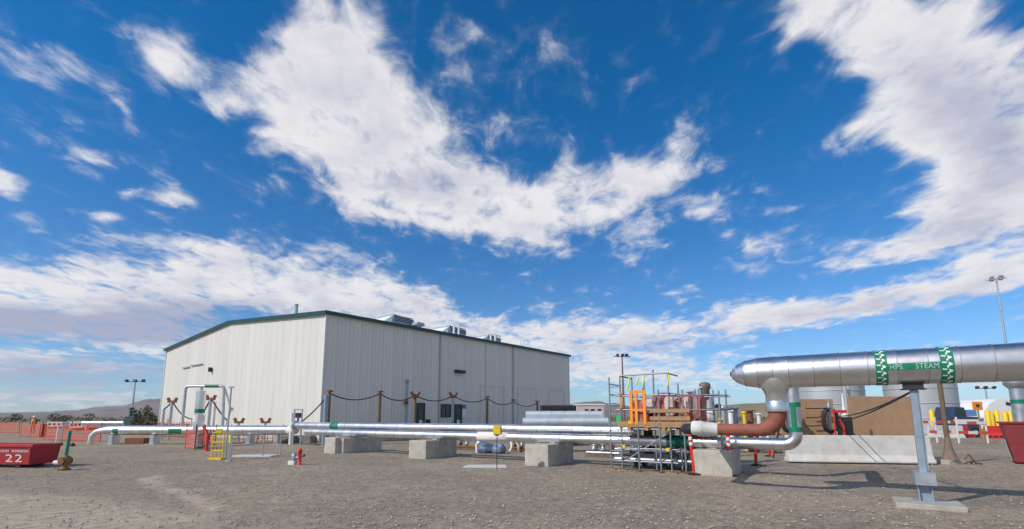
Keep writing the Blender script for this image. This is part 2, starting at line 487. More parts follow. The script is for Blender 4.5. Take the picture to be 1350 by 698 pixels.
def ground_mat():
    m = bpy.data.materials.new('gravel ground'); m.use_nodes = True
    t = m.node_tree; b = t.nodes['Principled BSDF']; L = t.links.new
    b.inputs['Roughness'].default_value = .95
    b.inputs['Specular IOR Level'].default_value = .15
    tcn = t.nodes.new('ShaderNodeTexCoord'); src = tcn.outputs['Object']
    def noise(scale, det=6, rough=.6, st=None):
        n = t.nodes.new('ShaderNodeTexNoise'); n.inputs['Scale'].default_value = scale; n.inputs['Detail'].default_value = det; n.inputs['Roughness'].default_value = rough
        if st:
            mp = t.nodes.new('ShaderNodeMapping'); mp.inputs['Scale'].default_value = st; L(src, mp.inputs[0]); L(mp.outputs[0], n.inputs['Vector'])
        else: L(src, n.inputs['Vector'])
        return n.outputs['Fac']
    def ramp(v, stops):
        r = t.nodes.new('ShaderNodeValToRGB'); e = r.color_ramp.elements
        e[0].position, e[0].color = stops[0][0], (*stops[0][1], 1); e[1].position, e[1].color = stops[-1][0], (*stops[-1][1], 1)
        for p, c in stops[1:-1]:
            q = e.new(p); q.color = (*c, 1)
        L(v, r.inputs[0]); return r.outputs[0]
    def mix(f, a, c, kind='MIX'):
        n = t.nodes.new('ShaderNodeMix'); n.data_type = 'RGBA'; n.blend_type = kind
        for s, i in ((f, 0), (a, 6), (c, 7)):
            if isinstance(s, (int, float)): n.inputs[i].default_value = s
            elif isinstance(s, tuple): n.inputs[i].default_value = (*s, 1)
            else: L(s, n.inputs[i])
        return n.outputs[2]
    def rng(v, lo, hi, a=0, c=1):
        n = t.nodes.new('ShaderNodeMapRange'); L(v, n.inputs[0]); n.inputs[1].default_value = lo; n.inputs[2].default_value = hi; n.inputs[3].default_value = a; n.inputs[4].default_value = c
        return n.outputs[0]
    base = ramp(noise(.22, 8, .62), [(.30, (.308, .262, .207)), (.5, (.392, .332, .259)), (.70, (.468, .392, .300))])
    patch = ramp(noise(2.6, 9, .75), [(.32, (.78, .77, .77)), (.68, (1.16, 1.15, 1.12))])
    c = mix(1.0, base, patch, 'MULTIPLY')
    vor = t.nodes.new('ShaderNodeTexVoronoi'); vor.inputs['Scale'].default_value = 38; L(src, vor.inputs['Vector'])
    vor.inputs['Randomness'].default_value = 1
    stones = ramp(vor.outputs['Color'], [(.1, (.55, .55, .56)), (.5, (1, .99, .97)), (.93, (1.38, 1.34, 1.28))])
    c = mix(.85, c, mix(1.0, c, stones, 'MULTIPLY'))
    v2 = t.nodes.new('ShaderNodeTexVoronoi'); v2.inputs['Scale'].default_value = 9; L(src, v2.inputs['Vector'])
    st2 = ramp(v2.outputs['Color'], [(.2, (.72, .72, .73)), (.5, (1, 1, 1)), (.9, (1.22, 1.2, 1.17))])
    c = mix(.75, c, mix(1.0, c, st2, 'MULTIPLY'))
    a = t.nodes.new('ShaderNodeAttribute'); a.attribute_name = 'soil'
    soilc = ramp(noise(3, 8, .65), [(.3, (.58, .485, .36)), (.7, (.73, .61, .46))])
    brk = t.nodes.new('ShaderNodeMath'); brk.operation = 'MULTIPLY'
    L(a.outputs['Fac'], brk.inputs[0]); L(rng(noise(5, 6, .7), .36, .60, .15, 1.15), brk.inputs[1])
    c = mix(rng(brk.outputs[0], 0, 1, 0, .85), c, soilc)
    dk = rng(noise(.45, 5, .55, (.7, 1, 1)), .54, .70, 0, .28)              # oily, compacted patches
    c = mix(dk, c, (.17, .152, .132))
    # desert scrub floor beyond the yard
    sx = t.nodes.new('ShaderNodeSeparateXYZ'); L(src, sx.inputs[0])
    far = rng(sx.outputs[1], 110, 190)
    c = mix(far, c, ramp(noise(.03, 8, .6), [(.35, (.14, .125, .07)), (.65, (.26, .215, .135))]))
    L(c, b.inputs['Base Color'])
    bp = t.nodes.new('ShaderNodeBump'); bp.inputs['Strength'].default_value = .8; bp.inputs['Distance'].default_value = .03
    hsum = t.nodes.new('ShaderNodeMath'); hsum.operation = 'ADD'
    L(vor.outputs['Distance'], hsum.inputs[0]); L(noise(60, 4), hsum.inputs[1])
    L(hsum.outputs[0], bp.inputs['Height']); L(bp.outputs[0], b.inputs['Normal'])
    return m
GMAT = ground_mat(); gm.materials.append(GMAT)

# loose stones on the yard
STONE = M('loose stone', (.42, .37, .31), .9, 0, .4, 3.5, .3, 60)
sb = MB(); rr = random.Random(5)
for i in range(20000):
    d = 6.5 + 24 * rr.random() ** 1.6
    a = rr.uniform(-.86, .86)
    x, y = d * tan(a), d
    if mnoise.noise((x*.5, y*.5, 7)) < -.12 and rr.random() < .75: continue
    r = .007 + .028 * rr.random() ** 4
    zz = r * .35
    pts = [(r*rr.uniform(.7,1.2), 0, 0), (0, r*rr.uniform(.7,1.2), 0), (-r*rr.uniform(.7,1.2), 0, 0), (0, -r*rr.uniform(.7,1.2), 0), (r*rr.uniform(-.3,.3), r*rr.uniform(-.3,.3), r*rr.uniform(.5,.9)), (0, 0, -r*.6)]
    q = rr.uniform(0, 6.28)
    pts = [(x + p[0]*cos(q)-p[1]*sin(q), y + p[0]*sin(q)+p[1]*cos(q), zz + p[2]) for p in pts]
    sb.add(pts, [(0,1,4),(1,2,4),(2,3,4),(3,0,4),(1,0,5),(2,1,5),(3,2,5),(0,3,5)])
st = sb.build('loose_stones', STONE); struct(st, 'stuff'); tag(st, 'loose grey stones strewn over the gravel yard', 'gravel')

# hills on the horizon
HILL = M('dry hillside', (.21, .16, .135), .95, 0, .3, .004, 0)
HILL2 = M('olive bluff', (.23, .19, .11), .95, 0, .3, .02, 0)
def ridge(name, mat, prof, r0, r1, seed, rows=9, step=4):
    vs = []; fs = []; px = prof[0][0]; cols = 0
    xs = []
    while px <= prof[-1][0]: xs.append(px); px += step
    for px in xs:
        for (a, ya), (b, yb) in zip(prof, prof[1:]):
            if a <= px <= b: y = ya + (yb-ya)*smooth01((px-a)/(b-a)); break
        d = ray(px, 550); az = math.atan2(d.x, d.y)
        for j in range(rows):
            r = r0 + (r1-r0)*j/(rows-1)
            f = sin(pi * min(1.0, (j+.01)/(rows-1)*1.0))**.8 if j else 0
            top = (550.5 - y) / 662 * (r0+r1)/2
            n = mnoise.fractal((sin(az)*r*.004, cos(az)*r*.004, seed), .8, 2.0, 5)
            h = max(0, top * f * (1 + .28*n)) + (0 if j in (0, rows-1) else CAMH)
            if j in (0, rows-1): h = -3
            vs.append((sin(az)*r, cos(az)*r, h))
    for i in range(len(xs)-1):
        for j in range(rows-1):
            fs.append((i*rows+j, (i+1)*rows+j, (i+1)*rows+j+1, i*rows+j+1))
    b = MB(); b.add(vs, fs, True)
    return struct(b.build(name, mat))
ridge('hills', HILL, [(-420, 546), (-150, 549), (20, 546.5), (90, 545), (150, 539.5), (215, 531), (330, 527), (470, 536), (640, 540), (790, 533.5), (850, 538), (930, 541), (1200, 540), (1500, 535), (1900, 544)], 3200, 5400, 2.0, 13)
ridge('bluff', HILL2, [(860, 549), (930, 537), (985, 534.5), (1060, 535), (1180, 538), (1330, 541), (1460, 548)], 700, 1100, 7.0)

# ------------------------------------------------------------------ the metal building
BPHI = R(-38.4)
BC = Vector((-12.76, 33.5, 0)); BW, BL, EAVE, RIDGE = 30.7, 31.2, 8.80, 9.95
bmat = Matrix.Rotation(BPHI, 3, 'Z'); binv = bmat.inverted()
bld = thing('metal_building', 'large pale ribbed metal shed with green roof trim beyond the pipelines', 'building', BC, BPHI)
def onx(px, py, xc=0.0):                            # pixel -> (y, z) on a sheet parallel to the long wall
    o = binv @ (Vector((0, 0, CAMH)) - BC); d = binv @ ray(px, py)
    t = (xc - o.x) / d.x
    return o.y + d.y*t, o.z + d.z*t
def ony(px, py, yc=0.0):                            # pixel -> (x, z) on the gable wall
    o = binv @ (Vector((0, 0, CAMH)) - BC); d = binv @ ray(px, py)
    t = (yc - o.y) / d.y
    return o.x + d.x*t, o.z + d.z*t
def roofz(x): return RIDGE - (RIDGE-EAVE) * abs(x + BW/2) / (BW/2)
ZB0 = .28
def rib_profile(w, ribs=3, depth=.014):
    pts = [(0, 0)]
    st = w / ribs
    for k in range(ribs):
        c = st*(k+.5)
        pts += [(c-.11, 0), (c-.05, depth), (c+.05, depth), (c+.11, 0)]
    pts.append((w-.012, 0)); return pts
npan = 32; pw = BW/npan
for k in range(npan):                               # gable sheets
    b = MB(); x0 = -BW + k*pw
    pr = rib_profile(pw); n = len(pr)
    vs = [(x0+p, -q, ZB0) for p, q in pr] + [(x0+p, -q, roofz(x0+p)-.02) for p, q in pr]
    b.add(vs, [(i, i+1, n+i+1, n+i) for i in range(n-1)])
    b.build('wall_panel', WALL, bld)
lp = BL/32
pr = rib_profile(lp); n = len(pr)
b = MB(); b.add([(q, p, ZB0) for p, q in pr] + [(q, p, EAVE-.02) for p, q in pr], [(i, i+1, n+i+1, n+i) for i in range(n-1)])
pm = b.mesh('wall_panel', WALL)
for k in range(32):
    o = bpy.data.objects.new('wall_panel', pm); col.objects.link(o); o.parent = bld; o.location = (0, k*lp, 0)
b = MB(); b.box(-BW+.05, -.06, .06, .10, .02, EAVE-.3); b.box(-.10, -.06, .10, BL, .02, EAVE-.3); b.box(-BW, -BW+.05, .06, BL, .02, EAVE-.05); b.box(-BW+.05, 0, BL, BL+.05, .02, EAVE-.05)
b.build('inner_liner', WALL, bld)
b = MB(); b.box(-BW-.05, .05, -.06, BL+.06, -.02, ZB0-.004); b.build('foundation', CONC, bld)
# roof: two sheets
ov = .18
for sgn in (-1, 1):
    xe = -BW/2 + sgn*(BW/2+ov); ze = RIDGE - (RIDGE-EAVE)*(BW/2+ov)/(BW/2)
    b = MB()
    vs = [(-BW/2, -ov, RIDGE), (xe, -ov, ze), (xe, BL+ov, ze), (-BW/2, BL+ov, RIDGE)]
    vs += [(x, y, z+.1) for x, y, z in vs]
    b.add(vs, [(0,1,2,3) if sgn < 0 else (3,2,1,0), (4,7,6,5) if sgn < 0 else (5,6,7,4), (0,4,5,1), (1,5,6,2), (2,6,7,3)])
    rf = b.build('roof', ROOF, bld)
    b = MB()                                         # rake trim on the gable
    b.bar((-BW/2, -ov-.03, RIDGE-.02), (xe, -ov-.03, ze-.02), .06, .27)
    b.build('rake_trim', GREEN, bld)
    b = MB(); b.box(*(sorted((xe+sgn*.005, xe+sgn*.09))), -ov-.07, BL+ov, ze-.12, ze+.12); b.build('eave_gutter', GREEN, bld)
b = MB(); b.box(-.02, .085, -.085, .02, ZB0+.01, EAVE-.12); b.build('corner_trim', WTRIM, bld, .01)
b = MB(); b.box(-.02, .085, BL-.05, BL+.05, ZB0+.01, EAVE-.12); b.build('corner_trim', WTRIM, bld, .01)
b = MB(); b.box(-BW-.06, -BW+.06, -.085, .02, ZB0+.01, EAVE-.12); b.build('corner_trim', WTRIM, bld, .01)
for px in (579, 676):
    y, z = onx(px, 500)
    b = MB(); b.box(.05, .15, y-.06, y+.06, ZB0+.1, EAVE-.15); b.build('downpipe', M('downpipe paint', (.42,.43,.41), .55), bld)
y, z = onx(640, 470); b = MB(); b.box(.048, .075, y-.05, y+.05, ZB0, EAVE-.15); b.build('joint_trim', WALL, bld)
# faint shut panel outlines high on the long wall
for (x0, x1, py) in ((633, 664, 508), (682, 707, 510.5), (723, 743, 513)):
    y0, z0 = onx(x0, py); y1, z1 = onx(x1, py)
    fr = MB(); zt = z0
    fr.box(.046, .07, y0, y1, zt-.05, zt); fr.box(.046, .07, y0, y0+.05, ZB0+.3, zt-.05); fr.box(.046, .07, y1-.05, y1, ZB0+.3, zt-.05)
    fr.build('framed_opening', WALL, bld)
def door(px0, px1, ptop):
    y0, zt = onx(px0, ptop); y1, _ = onx(px1, ptop)
    d = MB(); d.box(.048, .075, y0, y1, ZB0+.02, zt); dd = d.build('door', GREEN, bld)
    f = MB(); f.box(.048, .105, y0-.09, y0, ZB0, zt+.09); f.box(.048, .105, y1, y1+.09, ZB0, zt+.09); f.box(.048, .105, y0, y1, zt, zt+.09); f.build('frame', DARK, dd)
    w = MB(); ym = (y0+y1)/2; hw = (y1-y0)*.28
    w.box(.076, .083, ym-hw, ym+hw, zt-1.15, zt-.3); w.build('pane', GLASS, dd)
    h = MB(); h.box(.076, .13, y1-.16, y1-.1, ZB0+.95, ZB0+1.1); h.build('handle', GALV, dd)
    p = MB(); p.box(.076, .08, ym-hw*.7, ym+hw*.7, zt-1.65, zt-1.25); p.build('notice', PAPER, dd)
    return dd
door(550, 558.5, 533); door(599.5, 607.5, 534.5)
y0, zt = onx(582, 534.5); y1, zb = onx(592.5, 549)
wf = MB(); e = .1
wf.box(.048, .11, y0-e, y0, zb-e, zt+e); wf.box(.048, .11, y1, y1+e, zb-e, zt+e); wf.box(.048, .11, y0, y1, zt, zt+e); wf.box(.048, .11, y0, y1, zb-e, zb); ym = (y0+y1)/2; wf.box(.048, .10, ym-.04, ym+.04, zb, zt)
wo_ = wf.build('window', GREEN, bld)
for s0, s1 in ((y0, ym-.04), (ym+.04, y1)):
    p = MB(); p.box(.05, .062, s0+.002, s1-.002, zb+.002, zt-.002); p.build('pane', GLASS, wo_)
y, z = onx(604.5, 490); b = MB(); b.box(.05, .40, y-.55, y+.55, z-.16, z+.10); b.build('wall_light', DARK, bld, .02)
y, z = onx(611, 541); b = MB(); b.box(.05, .07, y-.24, y+.24, z-.62, z+.12); sg = b.build('wall_sign', PAPER, bld); b = MB(); b.box(.07, .074, y-.24, y+.24, z+.13, z+.45); b.build('blue_panel', BLUEP, sg)
y, z = onx(535.9, 504); b = MB(); b.tube([(.16, y, .0), (.16, y, z)], .055, 8); b.box(.08, .26, y-.10, y+.10, z-.05, z+.18); b.build('conduit', GALVB, bld)
y, z = onx(534, 531); b = MB(); b.box(.10, .24, y-.14, y+.14, z-.16, z+.16); b.build('junction_box', RUST, bld)
y, z = onx(563, 556); b = MB(); b.box(.05, .24, y-.16, y+.16, z-.18, z+.18); b.build('junction_box', DARK, bld)
# small fittings on the gable
for (x0, x1, py) in ((242, 251, 485.5), (253, 268, 482.5)):
    a0, z0 = ony(x0, py); a1, z1 = ony(x1, py)
    b = MB(); b.box(a0, a1, -.16, -.046, z0-.05, z0+.05); b.build('light_rail', GALV, bld)
a0, z0 = ony(279.7, 487.5); b = MB(); b.box(a0-.14, a0+.14, -.3, -.046, z0-.22, z0+.18); b.build('wall_lamp', DARK, bld, .02)
# flue on the roof, ventilators
a0, z0 = ony(391, 403, 2.0); b = MB(); b.tube([(a0, 2.0, roofz(a0)+.05), (a0, 2.0, z0)], .13, 12); b.lathe([(.13, 0), (.17, .02), (.17, .1), (.02, .14)], (a0, 2.0, z0), 12); b.build('flue', GALVB, bld)
VX = -2.6
def vent(pl, pr_, ptl, ptr, pb):
    y0, z1 = onx(pl, ptl, VX); y1, z1b = onx(pr_, ptr, VX)
    z0 = roofz(VX)+.55; zt = (z1+z1b)/2
    b = MB()                                         # flared hood
    w0, w1 = -4.8, VX
    b.prism([(y0, z0), (y1-.15, z0-.05), (y1, z0+.25), (y1, zt-.1), (y0+.05, zt+.1)], w0, w1, 'x')
    hood = b.build('roof_ventilator', GALVB, bld, .03)
    b = MB(); b.prism([(y0-1.25, roofz(w0)+.12), (y0-.003, roofz(w0)+.12), (y0-.003, zt-.05)], w0+.1, w1-.1, 'x')
    b.build('sun_white_cowl', WHITE, hood)  # sloping hood end, its sunlit brightness put in as white paint
    b = MB(); b.box(w0+.3, w1-.25, y0+.3, y1-.3, roofz(w0)-.1, z0+.02); b.build('throat', DARK, hood)
    b = MB()
    for q in range(4): b.box(w1+.001, w1+.03, y0+.15, y1-.15, z0+.2+q*.14, z0+.26+q*.14)
    b.build('louvre_blades', DARK, hood)
    return hood
vent(518, 546, 415, 421, 430)
vent(592, 615, 430.5, 434.5, 440)
vent(643, 661, 442, 446.5, 450)
for (px, pt, r) in ((598.5, 429, .10), (605, 428, .10), (647, 441, .10), (653, 440, .10), (686, 449, .05), (690, 448, .05)):
    y, z = onx(px, pt, -1.8); b = MB(); b.tube([(-1.8, y, roofz(-1.8)+.02), (-1.8, y, z)], r, 10); b.build('stack_pipe', WTRIM, bld)
y0, z1 = onx(549, 425, -1.8); y1, _ = onx(557, 425, -1.8)
b = MB(); b.box(-2.5, -1.8, y0+.1, y1-.1, roofz(-2.0)-.03, z1-.25); b.prism([(y0-.15, z1-.25), (y1+.15, z1-.25), (y1, z1), (y0, z1)], -2.7, -1.6, 'x'); b.build('exhaust_box', GALVB, bld)

# ------------------------------------------------------------------ posts with the slung cable along the long wall
def bw(x, y, z=0): return BC + bmat @ Vector((x, y, z))
tops = []
POSTS = [(434.5, 516.5, WOOD, 'leftmost brown timber cable post beside the shed corner'), (501, 517, WOOD, 'brown timber cable post second from the shed corner'),
         (547.5, 519.5, WOOD, 'timber cable post with two arms left of the first green door'), (597.5, 520, GALVB, 'cable post between the window and the second green door'),
         (642.5, 523.5, WOOD, 'dark brown cable post right of the blue wall sign'), (677, 528, GALVB, 'slim dark cable post at the downpipe before the far wall end'),
         (708.5, 529.5, WOOD, 'short cable post nearest the stacked silver ducts')]
for i, (px, py, mt, lab) in enumerate(POSTS):
    y, z = onx(px, py, 3.0)
    t = thing('cable_post', lab, 'post', bw(3.0, y), BPHI, 'posts carrying the slung cable')
    r = .115 if mt is WOOD else .085
    b = MB(); b.tube([(0,0,-.05), (0,0,z-.02)], [r, r*.85], 10); b.build('pole', mt, t)
    b = MB()
    if i in (2, 3):
        b.obox((0, -.28, z-.02), (.14, .16, .40), rx=.55); b.obox((0, .28, z-.02), (.14, .16, .40), rx=-.55); b.box(-.08, .08, -.28, .28, z-.3, z-.16)
        b.build('forked_arm', RUST, t)
    else:
        b.box(-.15, .15, -.15, .15, z-.02, z+.08); b.build('cap', RUST if mt is WOOD else DARK, t)
    tops.append(bw(3.0, y, z-.10))
def sag(p, q, s, n=14):
    return [p.lerp(q, i/n) - Vector((0, 0, s*4*(i/n)*(1-i/n))) for i in range(n+1)]
def cable(pts, r, label, name='cable', mat=BLACK, group=None, loc=None):
    b = MB(); b.tube(pts, r, 6); return tag(b.build(name, mat), label, 'cable', group)
DESC = ['between the first and second timber posts by the shed', 'from the second timber post to the two-armed post', 'from the two-armed post across the window to the next post',
        'from the window post to the dark brown post', 'from the dark brown post to the slim post', 'from the slim post to the short last post']
for i in range(len(tops)-1):
    cable(sag(tops[i], tops[i+1], .42), .038, 'black cable slung ' + DESC[i], group='slung cables along the shed')
cable(sag(at(398, 556, 30), tops[0], .12), .045, 'black cable rising from the pipe to the first timber post', group='slung cables along the shed')

# ------------------------------------------------------------------ long low pipelines
def ring(b, p, axis, r, w):                          # a thin band round a pipe
    axis = Vector(axis).normalized(); b.tube([Vector(p)-axis*w/2, Vector(p)+axis*w/2], r, 24)
def arc(c, v0, v1, r, n=8): # quarter bend: from c+v0*r to c+v1*r
    return [Vector(c) + (Vector(v0)*cos(pi/2*i/n) + Vector(v1)*sin(pi/2*i/n))*r for i in range(n+1)]
BB, BZ, BR = 16.4, .93, .168
BA, AZ, AR = 16.95, 1.235, .182
X_ = Vector((1,0,0)); Y_ = Vector((0,1,0)); Z_ = Vector((0,0,1))

# lower pipe with the riser on its right end
a0 = onb(404, 578, BB)[0]; a1 = onb(1050, 580, BB)[0]
tB = thing('low_pipeline', 'long shiny low steam pipe on concrete blocks, nearer and lower of the pair', 'pipeline', site(a0, BB), PHI)
LB = a1 - a0; zr = 2.62
STRAP = M('dull strap', (.42, .42, .42), .5, .8, .1)
def pipe_sheets(parent, x0, x1, y, z, r, step, mat, name='cladding_sheet', seam=True):
    x = x0; k = 0; dat = {}
    while x < x1 - .05:
        L = min(step, x1 - x); key = round(L, 3)
        if key not in dat:
            b = MB(); n = 28
            b.tube([(0,0,0), (L+.012,0,0)], [r, r+.0035], n, False)
            dat[key] = b.mesh(name, mat)
            if 'seam' not in dat:
                b = MB(); b.tube([(-.012,0,0), (.012,0,0)], r+.008, n, False); dat['seam'] = b.mesh('strap_band', STRAP)
        o = bpy.data.objects.new(name, dat[key]); col.objects.link(o); o.parent = parent; o.location = (x, y, z); o.rotation_euler = (random.uniform(-.5, .5), random.uniform(-.003, .003), random.uniform(-.003, .003))
        o2 = bpy.data.objects.new('strap_band', dat['seam']); col.objects.link(o2); o2.parent = o; o2.location = (L*.5, 0, 0)
        x += step; k += 1
pipe_sheets(tB, 0, LB-.32, 0, BZ, BR, 1.2, ALU2)
b = MB(); b.tube([(LB-.34, 0, BZ)] + arc((LB-.3, 0, BZ+.30), -Z_, X_, .30, 6) + [(LB, 0, BZ+.34)], BR+.004, 28, False); b.build('elbow', ALU2, tB)
b = MB(); b.tube([(LB, 0, BZ+.32), (LB, 0, zr)], .165, 28); rs = b.build('riser', GALV, tB)
for zz in (BZ+.42, 2.05):
    b = MB(); b.tube([(LB, 0, zz-.06), (LB, 0, zz+.06)], .178, 28); b.build('green_band', GREENL, rs)
b = MB()                                             # green strip down the riser, on the side to the road
for k in range(5):
    q = -2.05 + .16*k; q2 = q+.16
    b.add([(LB+.172*cos(q), .172*sin(q), BZ+.48), (LB+.172*cos(q2), .172*sin(q2), BZ+.48), (LB+.172*cos(q2), .172*sin(q2), 1.99), (LB+.172*cos(q), .172*sin(q), 1.99)], [(0,1,2,3)])
b.build('green_strip', GREENL, rs)
b = MB(); b.tube([(LB, 0, zr-.02)] + arc((LB, -.3, zr), Y_, Z_, .30, 6) + [(LB, -3.45, zr+.30)], .17, 24); b.build('cross_branch', ALU2, tB)
x0 = onb(631, 577, BB)[0]-a0; x1 = onb(671, 577, BB)[0]-a0
b = MB(); b.tube([(x0, 0, BZ), (x0+.01, 0, BZ), (x1-.01, 0, BZ), (x1, 0, BZ)], [.16, .185, .185, .16], 20); b.build('white_wrap', FOAM, tB)
x0 = onb(880, 577, BB)[0]-a0; x1 = onb(911, 577, BB)[0]-a0
b = MB(); b.tube([(x0, 0, BZ), (x1, 0, BZ)], .19, 24); b.build('green_sleeve', M('teal sleeve', (.0, .11, .08), .5), tB)
for px in (446, 575, 730, 940):                      # pipe shoes on the blocks
    x = onb(px, 580, BB)[0]-a0
    b = MB(); b.box(x-.09, x+.09, -.10, .10, .748, BZ-.10); b.box(x-.14, x+.14, -.14, .14, .742, .758); b.build('pipe_shoe', GALV, tB)
# left end cap of the lower pipe
b = MB(); b.tube([(-.12, 0, BZ), (.004, 0, BZ)], [BR*.7, BR+.004], 24); b.build('end_cap', ALU2, tB)

a0A = onb(387, 567, BA)[0]; a1A = onb(838, 567, BA)[0]
tA = thing('high_pipeline', 'long shiny upper steam pipe with one green label, farther of the pair', 'pipeline', site(a0A, BA), PHI)
pipe_sheets(tA, 0, a1A-a0A, 0, AZ, AR, 1.5, ALU2)
x = onb(443, 567, BA)[0]-a0A; b = MB(); b.tube([(x-.32, 0, AZ), (x+.32, 0, AZ)], AR+.008, 24); b.build('green_label', GREENL, tA)
for k, xl in enumerate((.15, a1A-a0A)):
    b = MB(); ring(b, (xl, 0, AZ), X_, .26, .06); ring(b, (xl+.08, 0, AZ), X_, .26, .06); b.build('flange', GALV, tA)
for px in (446, 575, 730):
    x = onb(px, 575, BA)[0]-a0A
    b = MB(); b.box(x-.06, x+.06, -.08, .08, .748, AZ-.12); b.box(x-.16, x+.16, -.16, .16, .742, .757); b.build('pipe_stand', GALV, tA)

# concrete blocks under them
def block(px, w, d, h, label, bn=15.45, mat=CONC):
    a = onb(px, 600, bn)[0]
    t = rough_box(-w, 0, 0, d, -.03, h, px*.37); o = t.build('concrete_block', mat)
    o.location = site(a, bn); o.rotation_euler = (0, 0, PHI)
    for f in (.28, .72):
        lb = MB(); lb.tube([(-w/2-.09, d*f, h-.05), (-w/2-.08, d*f, h+.035), (-w/2, d*f, h+.055), (-w/2+.08, d*f, h+.035), (-w/2+.09, d*f, h-.05)], .011, 6); lb.build('lifting_loop', RUST, o)
    return tag(o, label, 'concrete block', 'concrete blocks under the pipes')
block(722.5, .95, 2.0, .74, 'concrete block under the pipes between the yellow sign and the scaffold')
block(561, .95, 2.0, .74, 'concrete block under the pipes left of the blue tarp bundle')
block(441, .80, 1.9, .74, 'two-piece concrete block under the pipes below the green pipe label, front piece')
block(452, .75, 2.4, .70, 'darker rear piece of the concrete block below the green pipe label', 15.75)
bR = block(964, 1.12, 1.6, .74, 'concrete block behind the two red and white posts', 15.72)
for (px, py, w, h, lab) in ((372, 585, 1.1, .5, 'left of the dark concrete blocks behind the red hydrant'), (398, 584.5, 1.2, .5, 'right of the dark concrete blocks behind the red hydrant')):
    b = MB(); b.box(-w/2, w/2, 0, 1.0, -.03, h); o = b.build('concrete_block', M('grey block', (.20,.19,.18), .9, 0, .2, 4, .3, 30), None, .03); o.location = G(px, py); o.rotation_euler = (0, 0, R(-12)); tag(o, lab, 'concrete block', 'concrete blocks under the pipes')

# ------------------------------------------------------------------ left section of pipe, seen square on
YL = 32.0
pL0 = at(146, 567, YL); pL1 = at(384, 567, YL)
tL = thing('left_pipe_run', 'thick pale insulated pipe run with green labels before the white gable wall', 'pipeline', (pL0.x, YL, 0), 0)
LL = pL1.x - pL0.x; LZ, LR = .87, .30
pipe_sheets(tL, 0, LL, 0, LZ, LR, 1.0, ALU2)
b = MB(); b.tube([(0, 0, LZ), (-.5, 0, LZ-.02), (-.9, 0, LZ-.1), (-1.15, 0, LZ-.35), (-1.2, 0, .05)], [LR, .2, .17, .16, .16], 20); b.build('reducer_bend', ALU2, tL)
for (p0, p1) in ((153, 160), (226, 243)):
    x0 = at(p0, 567, YL).x-pL0.x; x1 = at(p1, 567, YL).x-pL0.x
    b = MB()
    for k in range(5):
        q = -2.3+.22*k; q2 = q+.22
        b.add([(x0, (LR+.008)*sin(q), LZ+(LR+.008)*cos(q)), (x1, (LR+.008)*sin(q), LZ+(LR+.008)*cos(q)), (x1, (LR+.008)*sin(q2), LZ+(LR+.008)*cos(q2)), (x0, (LR+.008)*sin(q2), LZ+(LR+.008)*cos(q2))], [(0,1,2,3)])
    b.build('green_label', GREENL, tL)
for px in (150, 204, 262, 330, 366):
    x = at(px, 580, YL).x-pL0.x
    b = MB(); b.box(x-.12, x+.12, -.3, .3, 0, LZ-.27); b.box(x-.3, x+.3, -.45, .45, -.02, .05); b.build('support', GALV if px != 366 else CONC, tL)
x = at(180, 580, YL).x-pL0.x; b = MB(); b.box(x-.6, x+.6, -.2, .3, .0, .38); b.build('cross_sleeper', RUST, tL)
# insulated riser and pipe loop over the run
xr = at(261, 567, YL).x-pL0.x
b = MB(); b.tube([(xr, 0, LZ), (xr, 0, LZ+.55)], .34, 24); b.tube([(xr, 0, LZ+.55), (xr, 0, 3.35)], .27, 24); rz = b.build('insulated_riser', ALU, tL)
b = MB(); b.tube([(xr, 0, 1.95), (xr, 0, 2.2)], .29, 24); b.build('green_band', GREENL, rz)
b = MB(); b.tube([(xr, 0, LZ+.5), (xr, 0, LZ+.95)], .33, 24); b.build('white_wrap', FOAM, rz)
x0 = at(246.5, 510, YL).x-pL0.x; x1 = at(297, 510, YL).x-pL0.x; zt = at(270, 509.5, YL).z
b = MB(); b.tube([(x0, -.1, LZ), (x0, -.1, zt-.2), (x0+.06, -.1, zt-.05), (x0+.2, -.1, zt), (x1-.2, -.1, zt), (x1-.06, -.1, zt-.05), (x1, -.1, zt-.2), (x1+.12, -.1, LZ)], .088, 14); lo = b.build('pipe_loop', GALV, tL)
xg = at(272, 510, YL).x-pL0.x; xg1 = at(290, 510, YL).x-pL0.x
b = MB(); b.tube([(xg, -.1, zt), (xg1, -.1, zt)], .10, 14); b.build('green_label', GREENL, lo)
b = MB(); b.tube([(xr, 0, 3.3), (xr, 0, zt-.05), (xr+.1, -.05, zt)], .10, 12); b.build('tie_in', ALU, lo)
b = MB(); x2 = x1+.35; b.bar((x1-.15, .25, zt-.1), (x2, .25, 2.2), .08); b.bar((x2, .25, 2.2), (x1+.12, .25, 1.1), .08); b.box(x2-.1, x2+.12, .15, .35, 2.1, 2.3); b.build('loop_brace', GALV, tL)

# white wrapped valve joint between the left run and the pair of pipes
tj = thing('valve_joint', 'white flanged valve joint with small steel frame where the pipes change size', 'valve', at(384, 567, 31.0) * 1, 0); tj.location.z = 0
b = MB(); b.tube([(-.5, .9, .87), (-.02, .6, .9), (.22, .1, 1.05), (.55, -.9, 1.2)], [.30, .27, .24, .2], 16); b.build('valve_body', FOAM, tj)
b = MB(); b.tube([(-.22, .45, 0), (-.22, .45, 1.95)], .09, 12); b.build('riser', WHITE, tj)
b = MB(); b.bar((.0, .3, 0), (.0, .3, 2.15), .07); b.bar((.48, .3, 0), (.48, .3, 2.15), .07); b.bar((-.05, .3, 2.15), (.53, .3, 2.15), .07); b.bar((0, .3, 1.3), (.48, .3, 1.3), .06); b.build('frame', GALV, tj)
b = MB(); b.box(.1, .38, .2, .45, 1.65, 1.95); b.tube([(.24, .32, 1.3), (.24, .32, 1.7)], .06, 8); b.build('actuator', DARK, tj)

